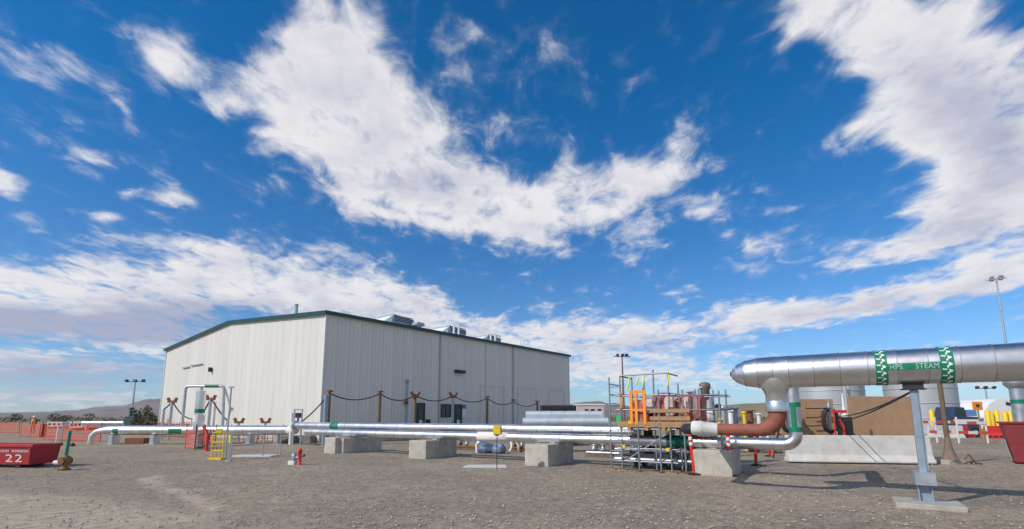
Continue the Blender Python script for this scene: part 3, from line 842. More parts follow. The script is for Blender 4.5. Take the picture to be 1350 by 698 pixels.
# rusty forked pipe-saddle posts and slung cables near the gable
def fork_post(px, py, Y, label, r=.11, mat=GALV):
    p = at(px, py, Y)
    t = thing('saddle_post', label, 'post', (p.x, Y, 0), 0, 'posts with rusty forked heads')
    b = MB(); b.tube([(0,0,-.05), (0,0,p.z-.02)], r, 10); b.build('pole', mat, t)
    b = MB(); b.obox((-.25, 0, p.z+.10), (.15, .18, .36), ry=-.5); b.obox((.25, 0, p.z+.10), (.15, .18, .36), ry=.5); b.box(-.3, .3, -.1, .1, p.z-.10, p.z+.04); b.build('forked_head', RUST, t)
    return Vector((p.x, Y, p.z+.05))
h1 = fork_post(227, 529.5, 38, 'tall forked post left of the pipe loop')
h2 = fork_post(278, 526, 37, 'tall forked post seen inside the pipe loop')
lowh = [fork_post(px, 556.5, 36, lab, .09) for px, lab in ((315, 'low rusty fork peeping over the pipe just right of the loop'), (350, 'low rusty fork peeping over the pipe left of the small steel frame'))]
def plain_post(px, py, Y, label, mat=GALV, r=.10):
    p = at(px, py, Y); b = MB(); b.tube([(0,0,-.05), (0,0,p.z)], [r*1.1, r], 10); b.lathe([(r*1.3, 0), (r*1.3, .05), (.02, .09)], (0,0,p.z-.02), 10)
    o = b.build('steel_post', mat); o.location = (p.x, Y, 0); tag(o, label, 'post', 'plain steel posts by the gable'); return p
q1 = plain_post(216.5, 539, 38.6, 'plain steel post at the left edge of the gable wall')
q2 = plain_post(283.5, 531, 37.6, 'pale steel post just right of the forked post inside the loop', FOAM)
q3 = plain_post(430, 523, 30.2, 'dark steel post at the near corner of the shed', GALVB)
cable(sag(q1, h1, .1), .05, 'short cable from the gable edge post to the left forked post', group='cables by the gable')
cable(sag(h1, Vector((at(268, 548, 37.4).x, 37.4, 1.8)), .7), .045, 'cable hanging right of the left forked post', group='cables by the gable')
cable(sag(Vector((at(266, 546, 37).x, 37, 1.9)), h2, .08), .055, 'cable dropping left from the forked post inside the loop', group='cables by the gable')
cable(sag(h2, Vector((at(301, 557, 36).x, 36, 1.35)), .10), .055, 'cable dropping right from the forked post inside the loop', group='cables by the gable')

# ------------------------------------------------------------------ the big steam pipe on the right
SBb, SZ, SR = 12.8, 2.71, .355
aR = onb(1350, 478, SBb)[0] + 7.0
aT = onb(1021, 495, SBb)[0]                          # axis of the down branch
tS = thing('steam_pipe', 'huge silver insulated steam pipe with green bands crossing the right side', 'pipeline', site(aT, SBb), PHI)
LS = aR - aT
step = .48; x = .30; k = 0; meshes = {}
b = MB(); n = 48
b.tube([(0,0,0), (step+.014,0,0)], [SR, SR+.005], n, False)
shm = b.mesh('cladding_sheet', ALU)
b = MB(); b.tube([(-.006,0,0), (.008,0,0)], SR+.0085, n, False); smm = b.mesh('seam_band', M('dark seam metal', (.38,.37,.36), .5, .8))  # slim ring of darker metal at each sheet joint
while x < LS:
    o = bpy.data.objects.new('cladding_sheet', shm); col.objects.link(o); o.parent = tS; o.location = (x, 0, SZ); o.rotation_euler = (random.uniform(-.15, .15), random.uniform(-.004, .004), random.uniform(-.004, .004))
    o2 = bpy.data.objects.new('seam_band', smm); col.objects.link(o2); o2.parent = o; o2.location = (step, 0, 0)
    x += step
b = MB(); b.tube([(LS-.1, 0, SZ), (LS+.3, 0, SZ)], SR-.01, 48); b.build('core', DARK, tS)
# dished end of several gores
prof = [(.31, .356), (.0, .356), (-.32, .346), (-.60, .298), (-.79, .21)]
for i in range(len(prof)-1):
    (xa, ra), (xb, rb) = prof[i], prof[i+1]
    b = MB(); b.tube([(xa, 0, SZ), (xb-.006, 0, SZ)], [ra+.004, rb], n, False); gg = b.build('end_gore', ALU, tS)
    b = MB(); b.tube([(xa-.006, 0, SZ), (xa+.006, 0, SZ)], ra+.009, n, False); b.build('seam_band', smm.materials[0], gg)
b = MB(); b.tube([(-.79, 0, SZ), (-.88, 0, SZ+.003), (-.92, 0, SZ+.006)], [.21, .13, .055], n); b.build('end_cone', ALU, tS)
b = MB(); b.tube([(-.935, 0, SZ+.008), (-.905, 0, SZ+.006)], .058, 16); b.build('tip', DARK, tS)
b = MB(); b.lathe([(.33, SZ-.10), (.325, SZ-.30), (.25, SZ-.44), (.22, SZ-.52), (.22, SZ-.75)], (0,0,0), 32); nk = b.build('down_branch', ALU, tS)
b = MB(); b.lathe([(.235, SZ-.89), (.24, SZ-.86), (.24, SZ-.68), (.23, SZ-.66)], (0,0,0), 32); b.build('jacket_collar', ALU2, nk)
# bare red primer bend and wrapped flange
zc_ = SZ-.90; PRR = .135; EZ = 1.405
aW = onb(946, 566, SBb)[0]-aT; aW2 = onb(913, 566, SBb)[0]-aT
b = MB(); b.tube([(0, 0, zc_+.15), (0, 0, EZ+.43)] + arc((-.40, 0, EZ+.40), X_, -Z_, .40, 8) + [(aW-.05, 0, EZ)], [.20]*2+[.195,.19,.185,.18,.175,.17,.16,.15,.14]+[PRR], 24); b.build('red_bend', PRIMER, tS)
b = MB(); b.tube([(aW+.02, 0, EZ), (aW, 0, EZ), (aW2+.25, 0, EZ+.02), (aW2+.24, 0, EZ+.02), (aW2, 0, EZ+.03)], [.14, .155, .165, .185, .17], 20); b.build('wrapped_flange', FOAM, tS)
b = MB(); b.tube([(aW2+.15, 0, EZ), (aW2+.12, 0, EZ)] + arc((aW2+.12, .35, EZ), -Y_, -X_, .35, 6) + [(aW2-.23, 3.3, EZ)], .13, 18); b.build('cross_pipe', DARK, tS)
# green bands with white arrows, and the label
def bandx(px): return onb(px, 482, SBb)[0]-aT
x0a, x1a = bandx(1152.5), bandx(1168); x0b, x1b = bandx(1236), bandx(1254)
def wrapq(b, x0, x1, q0, q1, r, m=10):               # q: angle from the side to the camera, upward positive
    for k in range(m):
        u0 = q0+(q1-q0)*k/m; u1 = q0+(q1-q0)*(k+1)/m
        b.add([(x0, -r*cos(u0), SZ+r*sin(u0)), (x1, -r*cos(u0), SZ+r*sin(u0)), (x1, -r*cos(u1), SZ+r*sin(u1)), (x0, -r*cos(u1), SZ+r*sin(u1))], [(0,1,2,3)], True)
for (xa, xb) in ((x0a, x1a), (x0b, x1b)):
    b = MB(); b.tube([(xa, 0, SZ), (xb, 0, SZ)], SR+.010, 48, False); bd = b.build('green_band', GREENL, tS)
    b = MB(); w = xb-xa; r = SR+.013; m_ = (xa+xb)/2
    def pt(x, q): return (x, -r*cos(q), SZ+r*sin(q))
    for q in [i*.36 - 1.6 for i in range(10)]:       # chain of white arrowheads round the band
        b.add([pt(m_-w*.05, q), pt(m_+w*.07, q), pt(m_+w*.07, q+.36), pt(m_-w*.05, q+.36)], [(0,1,2,3)])
        b.add([pt(m_+w*.07, q+.02), pt(m_+w*.36, q+.10), pt(m_+w*.36, q+.16), pt(m_+w*.07, q+.24)], [(0,1,2,3)])
        b.add([pt(m_-w*.40, q+.20), pt(m_-w*.05, q+.18), pt(m_-w*.05, q+.25), pt(m_-w*.40, q+.27)], [(0,1,2,3)])
    b.build('arrow_print', PAPER, bd)
b = MB(); wrapq(b, x1a-.005, x0b+.005, -.26, .12, SR+.009); lab = b.build('green_label', GREENL, tS)
def text_mesh(txt, size, spacing=1.0):
    cu = bpy.data.curves.new('t', 'FONT'); cu.body = txt; cu.size = size; cu.space_character = spacing; cu.resolution_u = 2
    o = bpy.data.objects.new('t', cu); col.objects.link(o)
    dg = bpy.context.evaluated_depsgraph_get(); me = bpy.data.meshes.new_from_object(o.evaluated_get(dg))
    vs = [v.co.copy() for v in me.vertices]; fs = [tuple(p.vertices) for p in me.polygons]
    bpy.data.objects.remove(o); bpy.data.curves.remove(cu); bpy.data.meshes.remove(me)
    return vs, fs
LETTER = M('faded white print', (.42, .55, .48), .6)
for txt, f0, f1 in (('HPS.', .04, .32), ('STEAM', .54, .97)):
    vs, fs = text_mesh(txt, 1.0, 1.05)
    mx = max(v.x for v in vs); mn = min(v.x for v in vs); X0 = x1a+(x0b-x1a)*f0; X1 = x1a+(x0b-x1a)*f1; r = SR+.012
    b = MB(); b.add([(X0+(v.x-mn)/(mx-mn)*(X1-X0), -r*cos(-.21+v.y*.42), SZ+r*sin(-.21+v.y*.42)) for v in vs], fs); b.build('lettering', LETTER, lab)
# support leg with shoe, bracket, foot
aLg = onb(1212, 580, SBb)[0]-aT
b = MB(); b.box(aLg-.16, aLg+.16, -.10, .10, SZ-SR-.10, SZ-SR+.02); b.box(aLg-.2, aLg+.2, -.14, .14, SZ-SR-.115, SZ-SR-.095); b.build('pipe_shoe', DARK, tS)
tg = thing('steel_pipe_support', 'grey steel leg carrying the big steam pipe, on a concrete pad', 'pipe support', site(aT+aLg, SBb), PHI)
b = MB(); b.box(-.062, .062, -.062, .062, .62, SZ-SR-.117); b.build('column', GALVB, tg, .012)
b = MB(); b.box(.064, .085, -.08, .08, .70, SZ-SR-.14); b.build('side_channel', GALV, tg)
b = MB()
for (y0, y1) in ((-.22, -.19), (.19, .22)): b.box(-.16, .16, y0, y1, .40, .64)
b.box(-.16, .16, -.19, .19, .61, .64); b.box(-.16, .16, -.19, .19, .40, .43); b.box(-.16, -.13, -.19, .19, .43, .61); b.build('sleeve_bracket', GALV, tg)
b = MB(); b.prism([(-.10, .05), (.12, .05), (.08, .40), (-.08, .40)], -.02, .02, 'y'); b.prism([(-.12, .05), (.12, .05), (.08, .40), (-.08, .40)], -.12, -.10, 'x'); b.prism([(-.12, .05), (.12, .05), (.08, .40), (-.08, .40)], .08, .10, 'x'); b.build('foot', GALVB, tg)
b = MB(); b.box(-.2, .2, -.2, .2, .085, .10); b.build('base_plate', GALV, tg)
b = MB(); b.box(-.52, .52, -.52, .38, -.02, .085); pd = b.build('concrete_pad', CONC, None, .015); pd.location = site(aT+aLg, SBb); pd.rotation_euler = (0, 0, PHI)
tag(pd, 'low square concrete pad under the near steel pipe leg', 'concrete pad')
# second leg at the frame edge
pr2 = at(1347, 560, 21.0)
t2 = thing('pipe_riser', 'grey upright pipe with green band at the right picture edge', 'pipe', (pr2.x, 21.0, 0), PHI)
b = MB(); b.tube([(0,0,-.02), (0,0,2.9)], .24, 24); r2 = b.build('upright', GALV, t2)
b = MB(); b.tube([(0,0,2.25), (0,0,2.42)], .25, 24); b.build('green_band', GREENL, r2)
b = MB(); b.lathe([(.24, 2.88), (.40, 3.05), (.40, 3.3), (.1, 3.5)], (0,0,0), 24); b.build('flared_head', GALV, t2)

# ------------------------------------------------------------------ red and white delineator posts
def delineator(px, py, label, lean=0.0, base=True, h=1.22):
    p = G(px, py)
    t = thing('delineator_post', label, 'delineator', p, PHI, 'red delineator posts')
    m = Matrix.Rotation(lean, 4, 'Y')
    def cyl(z0, z1, r, name, mt, par):
        b = MB(); b.tube([m @ Vector((0,0,z0)), m @ Vector((0,0,z1))], r, 14); return b.build(name, mt, par)
    tb = cyl(.03, h, .055, 'tube', REDB, t)
    for z0 in (h-.36, h-.20): cyl(z0, z0+.09, .058, 'white_band', PAPER, tb)
    cyl(h-.01, h+.05, .035, 'handle_knob', REDB, t)
    b = MB(); b.lathe([(.20, -.01), (.20, .03), (.08, .06)], (0,0,0), 8, False); b.build('rubber_base', BLACK, t)
delineator(916, 626, 'red and white post leaning left before the concrete block', -.07)
delineator(963, 628, 'upright red and white post at the right corner of the concrete block')
delineator(997, 614, 'red post standing behind the silver pipe, left of the dark frame', .02, h=1.1)
delineator(1014.5, 602, 'farther small red post behind the silver pipe elbow', .0, h=1.0)

# ------------------------------------------------------------------ scaffold
sa, sb_ = ab(G(821, 620)); sB = ab(G(884.5, 624.5))[0]
SW = sB - sa
sc = thing('scaffold_tower', 'grey tube scaffold with timber deck, orange gate and yellow straps', 'scaffold', site(sa, sb_), PHI)
SG = M('scaffold tube', (.30, .33, .37), .45, .6, .15, 8)
def zat(py, b_=sb_, px=850): return onb(px, py, b_)[1]
ZD = zat(561); ZT = zat(494)
SD = 2.3
def tubep(p, q, r=.026, name='standard', mt=SG, par=None):
    b = MB(); b.tube([p, q], r, 8); return b.build(name, mt, par or sc)
stds = [(0, 0, zat(497, px=821)), (SW, 0, ZT+.02), (0, 1.15, ZT), (SW, 1.15, ZT-.25), (-.42, .1, zat(497, px=812)), (-.42, 1.1, zat(497, px=812)),
        (SW*.62, .45, zat(486, px=862)), (SW*1.35, 1.15, zat(513)), (SW*1.6, 1.9, zat(513)), (SW*1.85, 1.9, zat(513)), (SW, SD, ZT-.6), (0, SD, ZT-.3), (SW*.36, -.03, ZD+1.05), (SW*1.12, .5, ZD+1.0), (SW*.80, -.03, ZD+1.12), (SW*.18, 1.6, ZT-.1), (SW*1.45, .9, ZD+1.15), (SW*1.25, .12, ZD+1.1)]
for (x, y, z) in stds:
    s_ = tubep((x, y, .03), (x, y, z), .027)
    b = MB(); b.box(x-.09, x+.09, y-.09, y+.09, 0.022, .032); b.build('base_plate', RUST, s_)
for (x, y) in ((0, 0), (SW, 0), (-.42, .1)):
    b = MB(); b.box(x-.16, x+.16, y-.12, y+.12, -.01, .024); b.build('sole_board', WOODL, sc)
for z in (zat(609), zat(592), ZD-.12, ZD+.50, ZD+.95):
    for y in (0, 1.15):
        tubep((-.15, y, z), (SW+.2, y, z), .024, 'ledger')
    for x in (0, SW):
        tubep((x, -.12, z+.05), (x, 1.3, z+.05), .024, 'transom')
for z in (ZD+.5, ZD+.95):
    tubep((SW, 1.16, z+.02), (SW*1.9, 1.9, z+.02), .024, 'guard_rail'); tubep((0, SD, z), (SW*1.9, SD, z), .024, 'guard_rail')
tubep((-.0, 0.03, ZT), (SW+.03, 0.03, ZT+.02), .026, 'top_rail'); tubep((SW, 0, ZT), (SW, 1.15, ZT), .026, 'top_rail'); tubep((0, 0, ZT-.02), (0, 1.15, ZT-.02), .026, 'top_rail')
tubep((SW, .0, ZD+.48), (SW*1.9, .3, ZD+.48), .022, 'guard_rail'); tubep((SW, .0, ZD+.93), (SW*1.9, .3, ZD+.93), .022, 'guard_rail'); tubep((SW*1.9, .3, .03), (SW*1.9, .3, ZD+1.05), .026); tubep((SW*1.45, .16, ZD-.05), (SW*1.45, .16, ZD+1.05), .026)
tubep((.02, .02, .25), (SW-.02, .02, ZD-.2), .022, 'diagonal_brace')
for k in range(9):                                   # ladder bay
    z = .3+k*.30; tubep((-.42, .1, z), (-.02, .03, z), .017, 'rung')
for k in range(3): tubep((-.44, .1, 2.1+k*.35), (-.44, 1.1, 2.1+k*.35), .02, 'ladder_hoop')
nb = 7; bwid = SD/nb
for k in range(nb):
    b = MB(); b.box(-.12, SW*1.75, k*bwid+.01, (k+1)*bwid-.01, ZD-.06+random.uniform(0,.008), ZD-.02); b.build('deck_board', WOODL, sc)
b = MB(); b.box(-.12, SW*1.75, -.035, -.005, ZD-.06, ZD+.12); b.build('toe_board', WOODL, sc)
for x in (.28, .85, SW-.2): 
    b = MB(); b.box(x, x+.1, -.2, 1.3, ZD-.16, ZD-.065); b.build('deck_bearer', WOODL, sc)
for x0_, x1_, z0_ in ((SW*.62, SW*1.4, .0), (SW*.62, SW*1.4, .24)):
    b = MB(); b.box(x0_, x1_, -.075, -.045, ZD+.16+z0_, ZD+.28+z0_); b.build('guard_plank', WOODL, sc)
# orange gate
g0 = onb(830.5, 530, sb_)[0]-sa; g1 = onb(852, 530, sb_)[0]-sa; gt = zat(514.5)
b = MB()
for x in (g0+.05, g0+(g1-g0)*.40, g1-.05): b.box(x-.045, x+.045, -.055, -.015, ZD+.02, gt)
b.box(g0+.095, g1-.095, -.05, -.02, gt-.10, gt-.01); b.box(g0+.095, g1-.095, -.05, -.02, ZD+.45, ZD+.52); b.build('orange_gate', ORANGE, sc)
b = MB(); b.box(0.0, .05, -.05, -.01, ZD+.5, gt-.05); b.build('orange_gate_post', ORANGE, sc)
for px, py0, py1, dx in ((828, 497, 514, -.06), (839.5, 497, 508, -.03), (847.5, 495, 508, .0), (880, 495, 510, 0)):
    x = onb(px, py0, sb_)[0]-sa; b = MB(); b.tube([(x+.05, .0, zat(py0)), (x+.02, -.02, (zat(py0)+zat(py1))/2), (x+dx, -.03, zat(py1))], .026, 6); b.build('yellow_strap', HIVIS, sc)
x = onb(814, 553, sb_)[0]-sa; b = MB(); b.box(x-.06, x+.07, .06, .10, zat(558), zat(548)); b.build('green_tag', M('bright green tag', (.0,.5,.08), .5), sc)
for (px, py) in ((823, 590), (881, 592), (880, 568), (831, 557)):
    x = onb(px, py, sb_)[0]-sa; b = MB(); b.box(x-.05, x+.05, -.06, .04, zat(py)-.05, zat(py)+.05); b.build('yellow_clamp', YELLOW, sc)

# red wrapped valves standing within and behind the scaffold
rv = thing('wrapped_valve_set', 'red-brown painted valve bodies with pale patches on the scaffold deck', 'valve set', site(sa+.1, sb_+.35), PHI)
def vessel(x, y, z0, z1, r, mat, name):
    b = MB(); h = z1-z0
    b.lathe([(r*.55, z0), (r*.9, z0+h*.08), (r, z0+h*.2), (r*.93, z0+h*.45), (r, z0+h*.6), (r, z0+h*.8), (r*.8, z0+h*.93), (r*.35, z1)], (x, y, 0), 18); return b.build(name, mat, rv)
def drum(x0, x1, y, z, r, mat, name, par=None):
    b = MB(); L = x1-x0; b.tube([(x0, y, z), (x0+.03, y, z), (x0+L*.15, y, z), (x1-L*.15, y, z), (x1-.03, y, z), (x1, y, z)], [r*.6, r*.85, r, r, r*.85, r*.6], 20); return b.build(name, mat, par or rv)
PINK = M('pale pink sheeting', (.62, .50, .46), .6, 0, .15, 5, .5, 8, dirt=(.45,.12,.08), dirt_amt=.8)
def drape(x0, x1, y0, y1, z0, z1, seed, mat, name):   # sheet wrapped box with sags and folds
    b = MB(); vs = []; fs = []; n1, n2 = 10, 20
    pw_ = lambda v, k: (abs(v)**k)*(1 if v > 0 else -1)
    for i in range(n1+1):
        v = pi*i/n1
        for j in range(n2):
            u = 2*pi*j/n2
            d = Vector((pw_(sin(v), .35)*pw_(cos(u), .35), pw_(sin(v), .35)*pw_(sin(u), .35), pw_(cos(v), .45)))
            k = 1 + .10*mnoise.noise(d*2.2 + Vector((seed, 0, 0))) + .07*mnoise.noise(d*6+Vector((seed, 3, 0)))
            vs.append(Vector(((x0+x1)/2+d.x*k*(x1-x0)/2, (y0+y1)/2+d.y*k*(y1-y0)/2, (z0+z1)/2+d.z*k*(z1-z0)/2)))
    for i in range(n1):
        for j in range(n2): fs.append((i*n2+j, (i+1)*n2+j, (i+1)*n2+(j+1) % n2, i*n2+(j+1) % n2))
    b.add(vs, fs, False); return b.build(name, mat, rv)
drape(.0, .62, .3, 1.0, ZD-.02, ZD+.85, 1, WRAP, 'wrapped_valve'); drape(.66, 1.34, .35, 1.1, ZD-.02, ZD+.98, 4, WRAP, 'wrapped_valve'); drape(1.38, 2.28, .55, 1.4, ZD-.02, ZD+1.0, 9, WRAP, 'wrapped_valve')
drape(.5, .8, .24, .5, ZD+.38, ZD+.85, 12, PINK, 'pale_wrap'); drape(1.15, 1.45, .28, .5, ZD+.3, ZD+.92, 15, PINK, 'pale_wrap'); drape(1.7, 1.95, .46, .7, ZD+.42, ZD+.9, 17, PINK, 'pale_wrap')
for (x, y, z) in ((.36, .65, .80), (1.0, .75, .93), (1.85, 1.0, .95)):
    b = MB(); b.tube([(x, y, ZD+z-.02), (x, y, ZD+z+.14)], .03, 8); w = b.build('stem', GALV, rv)
    b = MB(); pts = [(x+.16*cos(2*pi*i/14), y+.16*sin(2*pi*i/14), ZD+z+.13) for i in range(15)]; b.tube(pts, .015, 6, False); b.bar((x-.16, y, ZD+z+.13), (x+.16, y, ZD+z+.13), .02); b.build('hand_wheel', REDB, rv)
b = MB(); b.box(-.1, 2.3, .3, 1.6, .35, .5)
for x in (.05, 1.0, 2.1): b.box(x-.07, x+.07, .5, .64, -.01, .35); b.box(x-.07, x+.07, 1.3, 1.44, -.01, .35)
b.build('skid_frame', DARK, rv)
for x in (.4, 1.15, 1.9):
    b = MB(); b.tube([(x, .85, .49), (x, .85, ZD-.07)], .15, 14); b.lathe([(.24, .62), (.24, .70)], (x, .85, 0), 16); b.build('inlet_pipe', DARK if x != 1.15 else GALV, rv)
b = MB(); b.tube([(-.6, .3, .30), (2.5, .3, .30)], .07, 10); b.tube([(-.6, .3, .62), (.8, .3, .62), (.9, .4, .5), (1.0, .7, .45)], .05, 10); b.build('drain_pipe', GALV, rv)

# valves under and behind the pipes left of the scaffold
def small_valves(px, py, label, mat1, n=3, rz=PHI):
    t = thing('valve_cluster', label, 'valve', G(px, py), rz)
    for k in range(n):
        x = -.4+.42*k
        b = MB(); b.lathe([(.06, -.02), (.06, .28), (.13, .30), (.13, .36), (.08, .38), (.11, .48), (.04, .58)], (x, 0, 0), 12); vb = b.build('valve', (mat1, GALV, DARK)[k % 3], t)
        b = MB(); pts = [(x+.12*cos(2*pi*i/12), .0, .5+.12*sin(2*pi*i/12)) for i in range(13)]; b.tube([(p[0], p[1]-.13, p[2]) for p in pts], .013, 6, False); b.tube([(x, -.13, .5), (x, -.02, .46)], .02, 6); b.bar((x-.12, -.13, .5), (x+.12, -.13, .5), .02); b.build('hand_wheel', (GALV, DARK, REDB)[k % 3], vb)
    b = MB(); b.tube([(-.75, .0, .18), (.75, 0, .18)], .07, 12); b.build('header', mat1, t)
    b = MB(); b.box(-.8, .8, -.1, .1, -.02, .08); b.build('sleeper', WOOD, t)
small_valves(795, 603, 'small grey valves under the pipe left of the scaffold', GALV)
small_valves(845, 606, 'dark valves low inside the scaffold legs', DARK)
small_valves(615, 594, 'dark valve stems under the pipe left of the blue bundle', RUST, 2)
small_valves(688, 596, 'dark rusty valves under the pipe right of the yellow sign', RUST, 2)
# tarps and pump under the pipe
tp = thing('tarp_bundle', 'blue tarp bundle on the ground under the pipes by the yellow sign', 'tarp', G(644, 598), PHI)
def lump(c, r, seed, n1=10, n2=16, amp=.25):
    b = MB(); vs = []; fs = []
    for i in range(n1+1):
        v = pi*i/n1
        for j in range(n2):
            u = 2*pi*j/n2
            d = Vector((sin(v)*cos(u), sin(v)*sin(u), cos(v)))
            k = 1 + amp*mnoise.noise(d*1.7 + Vector((seed, 0, 0))) + amp*.5*mnoise.noise(d*4.1+Vector((seed, 3, 0)))
            p = Vector((d.x*r[0]*k, d.y*r[1]*k, d.z*r[2]*k)) + Vector(c)
            p.z = max(p.z, -.01); vs.append(p)
    for i in range(n1):
        for j in range(n2): fs.append((i*n2+j, (i+1)*n2+j, (i+1)*n2+(j+1) % n2, i*n2+(j+1) % n2))
    b.add(vs, fs, False); return b
lump((-.3, .2, .2), (.42, .35, .32), 2).build('blue_sheet', TARP, tp); lump((.42, .25, .2), (.34, .3, .30), 5).build('grey_blue_sheet', M('grey blue tarp', (.16,.22,.33), .5, 0, .25, 6, .5, 10), tp)
b = MB(); b.tube([(-.75, .1, .0), (-.78, .1, .35), (-.7, .1, .5), (-.62, .1, .45)], .07, 10); b.build('white_spout', WHITE, tp)
hs_ = MB(); q0 = G(672, 597); hs_.tube([Vector((0,0,.05)), Vector((.1,.1,.3)), Vector((.05,.2,.55)), Vector((.2,.3,.60)), Vector((.4,.35,.35)), Vector((.42,.3,.03))], .055, 10)
o = hs_.build('white_hose', WHITE); o.location = (q0.x, q0.y, 0); tag(o, 'bent white hose on the ground right of the blue bundle', 'hose')

# yellow sign on a thin post and slab
def site_thing(name, label, cat, px, py, rz=PHI, group=None): return thing(name, label, cat, G(px, py), rz, group)
sgn = site_thing('sign_post', 'small yellow box sign on a thin post before the pipes', 'sign', 655, 618.5, R(-8))
zs = at(655, 567, G(655, 618.5).y).z
b = MB(); b.tube([(0,0,-.02), (0,0,zs-.12)], .014, 8); b.build('post', DARK, sgn)
b = MB(); b.box(-.13, .13, -.05, .05, zs-.15, zs+.14); bx_ = b.build('yellow_box', YELLOW, sgn, .012)
b = MB(); b.box(.132, .155, -.05, .05, zs-.15, zs+.14); b.build('box_edge', WOOD, bx_)
b = MB(); b.box(-.08, .08, -.035, .035, zs-.19, zs-.152); b.build('bracket', DARK, sgn)
b = MB(); b.prism([(-.75, -.35), (.75, -.45), (.70, .40), (-.65, .45)], -.03, .03, 'z'); o = b.build('ground_slab', CONCL, None, .01); o.location = G(640, 615.5); tag(o, 'flat pale concrete slab behind the yellow sign post', 'slab')
b = MB(); b.prism([(-.8, -.4), (1.0, -.45), (.95, .5), (-.75, .45)], -.03, .035, 'z'); o = b.build('ground_slab', CONCL, None, .01); o.location = G(333, 601.5); tag(o, 'flat pale slab under the low steel handrail', 'slab')

# hydrant
hy = site_thing('ground_hydrant', 'short red hydrant post with grey side valve on open gravel', 'hydrant', 394.5, 613, R(-10))
b = MB(); b.lathe([(.09, -.02), (.09, .02), (.065, .04), (.065, .46), (.08, .47), (.08, .52), (.05, .56), (.02, .58)], (0,0,0), 16); b.build('barrel', REDB, hy)
b = MB(); b.tube([(0, 0, .33), (.17, -.02, .33)], .04, 10); b.tube([(.15, -.02, .33), (.2, -.02, .33)], .055, 10); b.build('outlet', RUST, hy)
b = MB(); b.tube([(-.05, 0, .25), (-.28, 0, .25)], .05, 10); b.lathe([(.09, .16), (.1, .25), (.09, .36), (.03, .42)], (-.22, 0, 0), 12); b.build('side_valve', GALVB, hy)
b = MB(); b.box(-.40, -.15, -.1, .12, -.02, .14); b.build('valve_block', FOAM, hy, .02)

# ------------------------------------------------------------------ things by the pipe loop on the left
def net_fence(name, pts, h, label, group=None, nposts=None, postm=RUST, cell=.15, wire=.06):
    p0 = pts[0]; t = thing(name, label, 'fence', (p0.x, p0.y, 0), 0, group)
    for a_, c_ in zip(pts, pts[1:]):
        d = (c_ - a_); L = d.length; u = d.normalized(); b = MB()
        nn = max(1, int(L/cell)); mm = int(h/cell)
        def q(s, z):
            return a_ - p0 + u*s + Vector((0, 0, z - .10*sin(pi*((s/2.4) % 1))*(z/h)))
        for i in range(nn):                          # upright strands
            s = i*L/nn; vs = []
            vs = [q(s, .05), q(s+wire, .05), q(s+wire, h), q(s, h)]
            b.add(vs, [(0,1,2,3)])
        k = max(1, int(L/.6))
        for j in range(mm):
            z = .05 + j*(h-.05)/mm
            for i in range(k):
                s0, s1 = i*L/k, (i+1)*L/k
                b.add([q(s0, z), q(s1, z), q(s1, z+wire*.7), q(s0, z+wire*.7)], [(0,1,2,3)])
        nt = b.build('netting', NET, t); nt['kind'] = 'stuff'
        kk = max(1, int(L/2.4))
        for i in range(kk+1):
            pp = a_ - p0 + u*(L*i/kk)
            b = MB(); b.tube([pp+Vector((0,.03,-.05)), pp+Vector((0,.03,h+.15))], .025, 6); b.build('post', postm, t)
    return t
net_fence('net_fence', [G(243.5, 591), G(256, 593), G(266, 590)], 1.15, 'short bay of orange-red safety netting beside the pipe loop foot', 'orange net fences')
rm = site_thing('fire_monitor', 'red fire monitor post beside the yellow gate', 'hydrant', 272, 595, R(-15))
b = MB(); b.tube([(0,0,-.02), (0,0,.75)], .085, 12); b.tube([(0,0,.72), (-.1,0,.95), (-.22,0,1.15)], [.085,.07,.06], 12); b.lathe([(.16,-.02),(.16,.04),(.085,.06)], (0,0,0), 12); b.build('stem', REDB, rm)
b = MB(); b.tube([(-.18,0,1.05), (-.30,0,1.22)], [.07,.09], 12); b.box(-.12,.08,-.1,.1,.55,.8); b.build('nozzle', REDB, rm)
b = MB(); b.tube([(-.3,-.1,.2), (-.5,-.1,.18)], .06, 10); b.tube([(-.3,-.1,.2), (0,0,.25)], .04, 8); b.build('branch', BLACK, rm)
yg = site_thing('safety_gate', 'yellow tubular safety gate with yellow board on top, by the pipe loop', 'gate', 285.5, 606, R(-6))
zt = at(286, 570, G(285.5, 606).y).z
for x in (-.24, .24):
    b = MB(); b.tube([(x, 0, -.02), (x, 0, zt)], .024, 8); b.build('upright', YELLOW, yg)
for z in (.35, .68, zt-.03):
    b = MB(); b.tube([(-.24, 0, z), (.24, 0, z)], .02, 8); b.build('rail', YELLOW, yg)
for x in (-.08, .08):
    b = MB(); b.tube([(x, 0, .05), (x, 0, zt-.03)], .013, 6); b.build('spindle', YELLOW, yg)
b = MB(); b.box(-.30, .26, -.12, .12, -.01, .07); b.build('foot_plate', YELLOW, yg)
b = MB(); b.box(-.10, .17, -.04, -.01, zt-.04, zt+.16); b.build('board', M('olive yellow board', (.50,.42,.02), .5), yg)
gpost = site_thing('guard_post', 'slim grey post with lime reflective strip right of the yellow gate', 'post', 301.5, 608, 0)
b = MB(); b.tube([(0,0,-.02), (0,0,1.05)], .03, 8); b.build('tube', GALV, gpost)
b = MB(); b.tube([(0,-.005,.68), (0,-.005,.98)], .05, 8); b.build('lime_strip', HIVIS, gpost)
b = MB(); b.lathe([(.13,-.01),(.13,.02),(.03,.03)], (0,0,0), 10); b.build('foot', CONC, gpost)
lp_ = site_thing('loop_prop', 'tall grey steel prop standing in front of the pipe loop', 'post', 297, 605, 0)
zz = at(296, 511, G(297, 605).y).z; b = MB(); b.tube([(0,0,0.005), (0,0,zz)], .035, 10); b.build('tube', GALV, lp_)
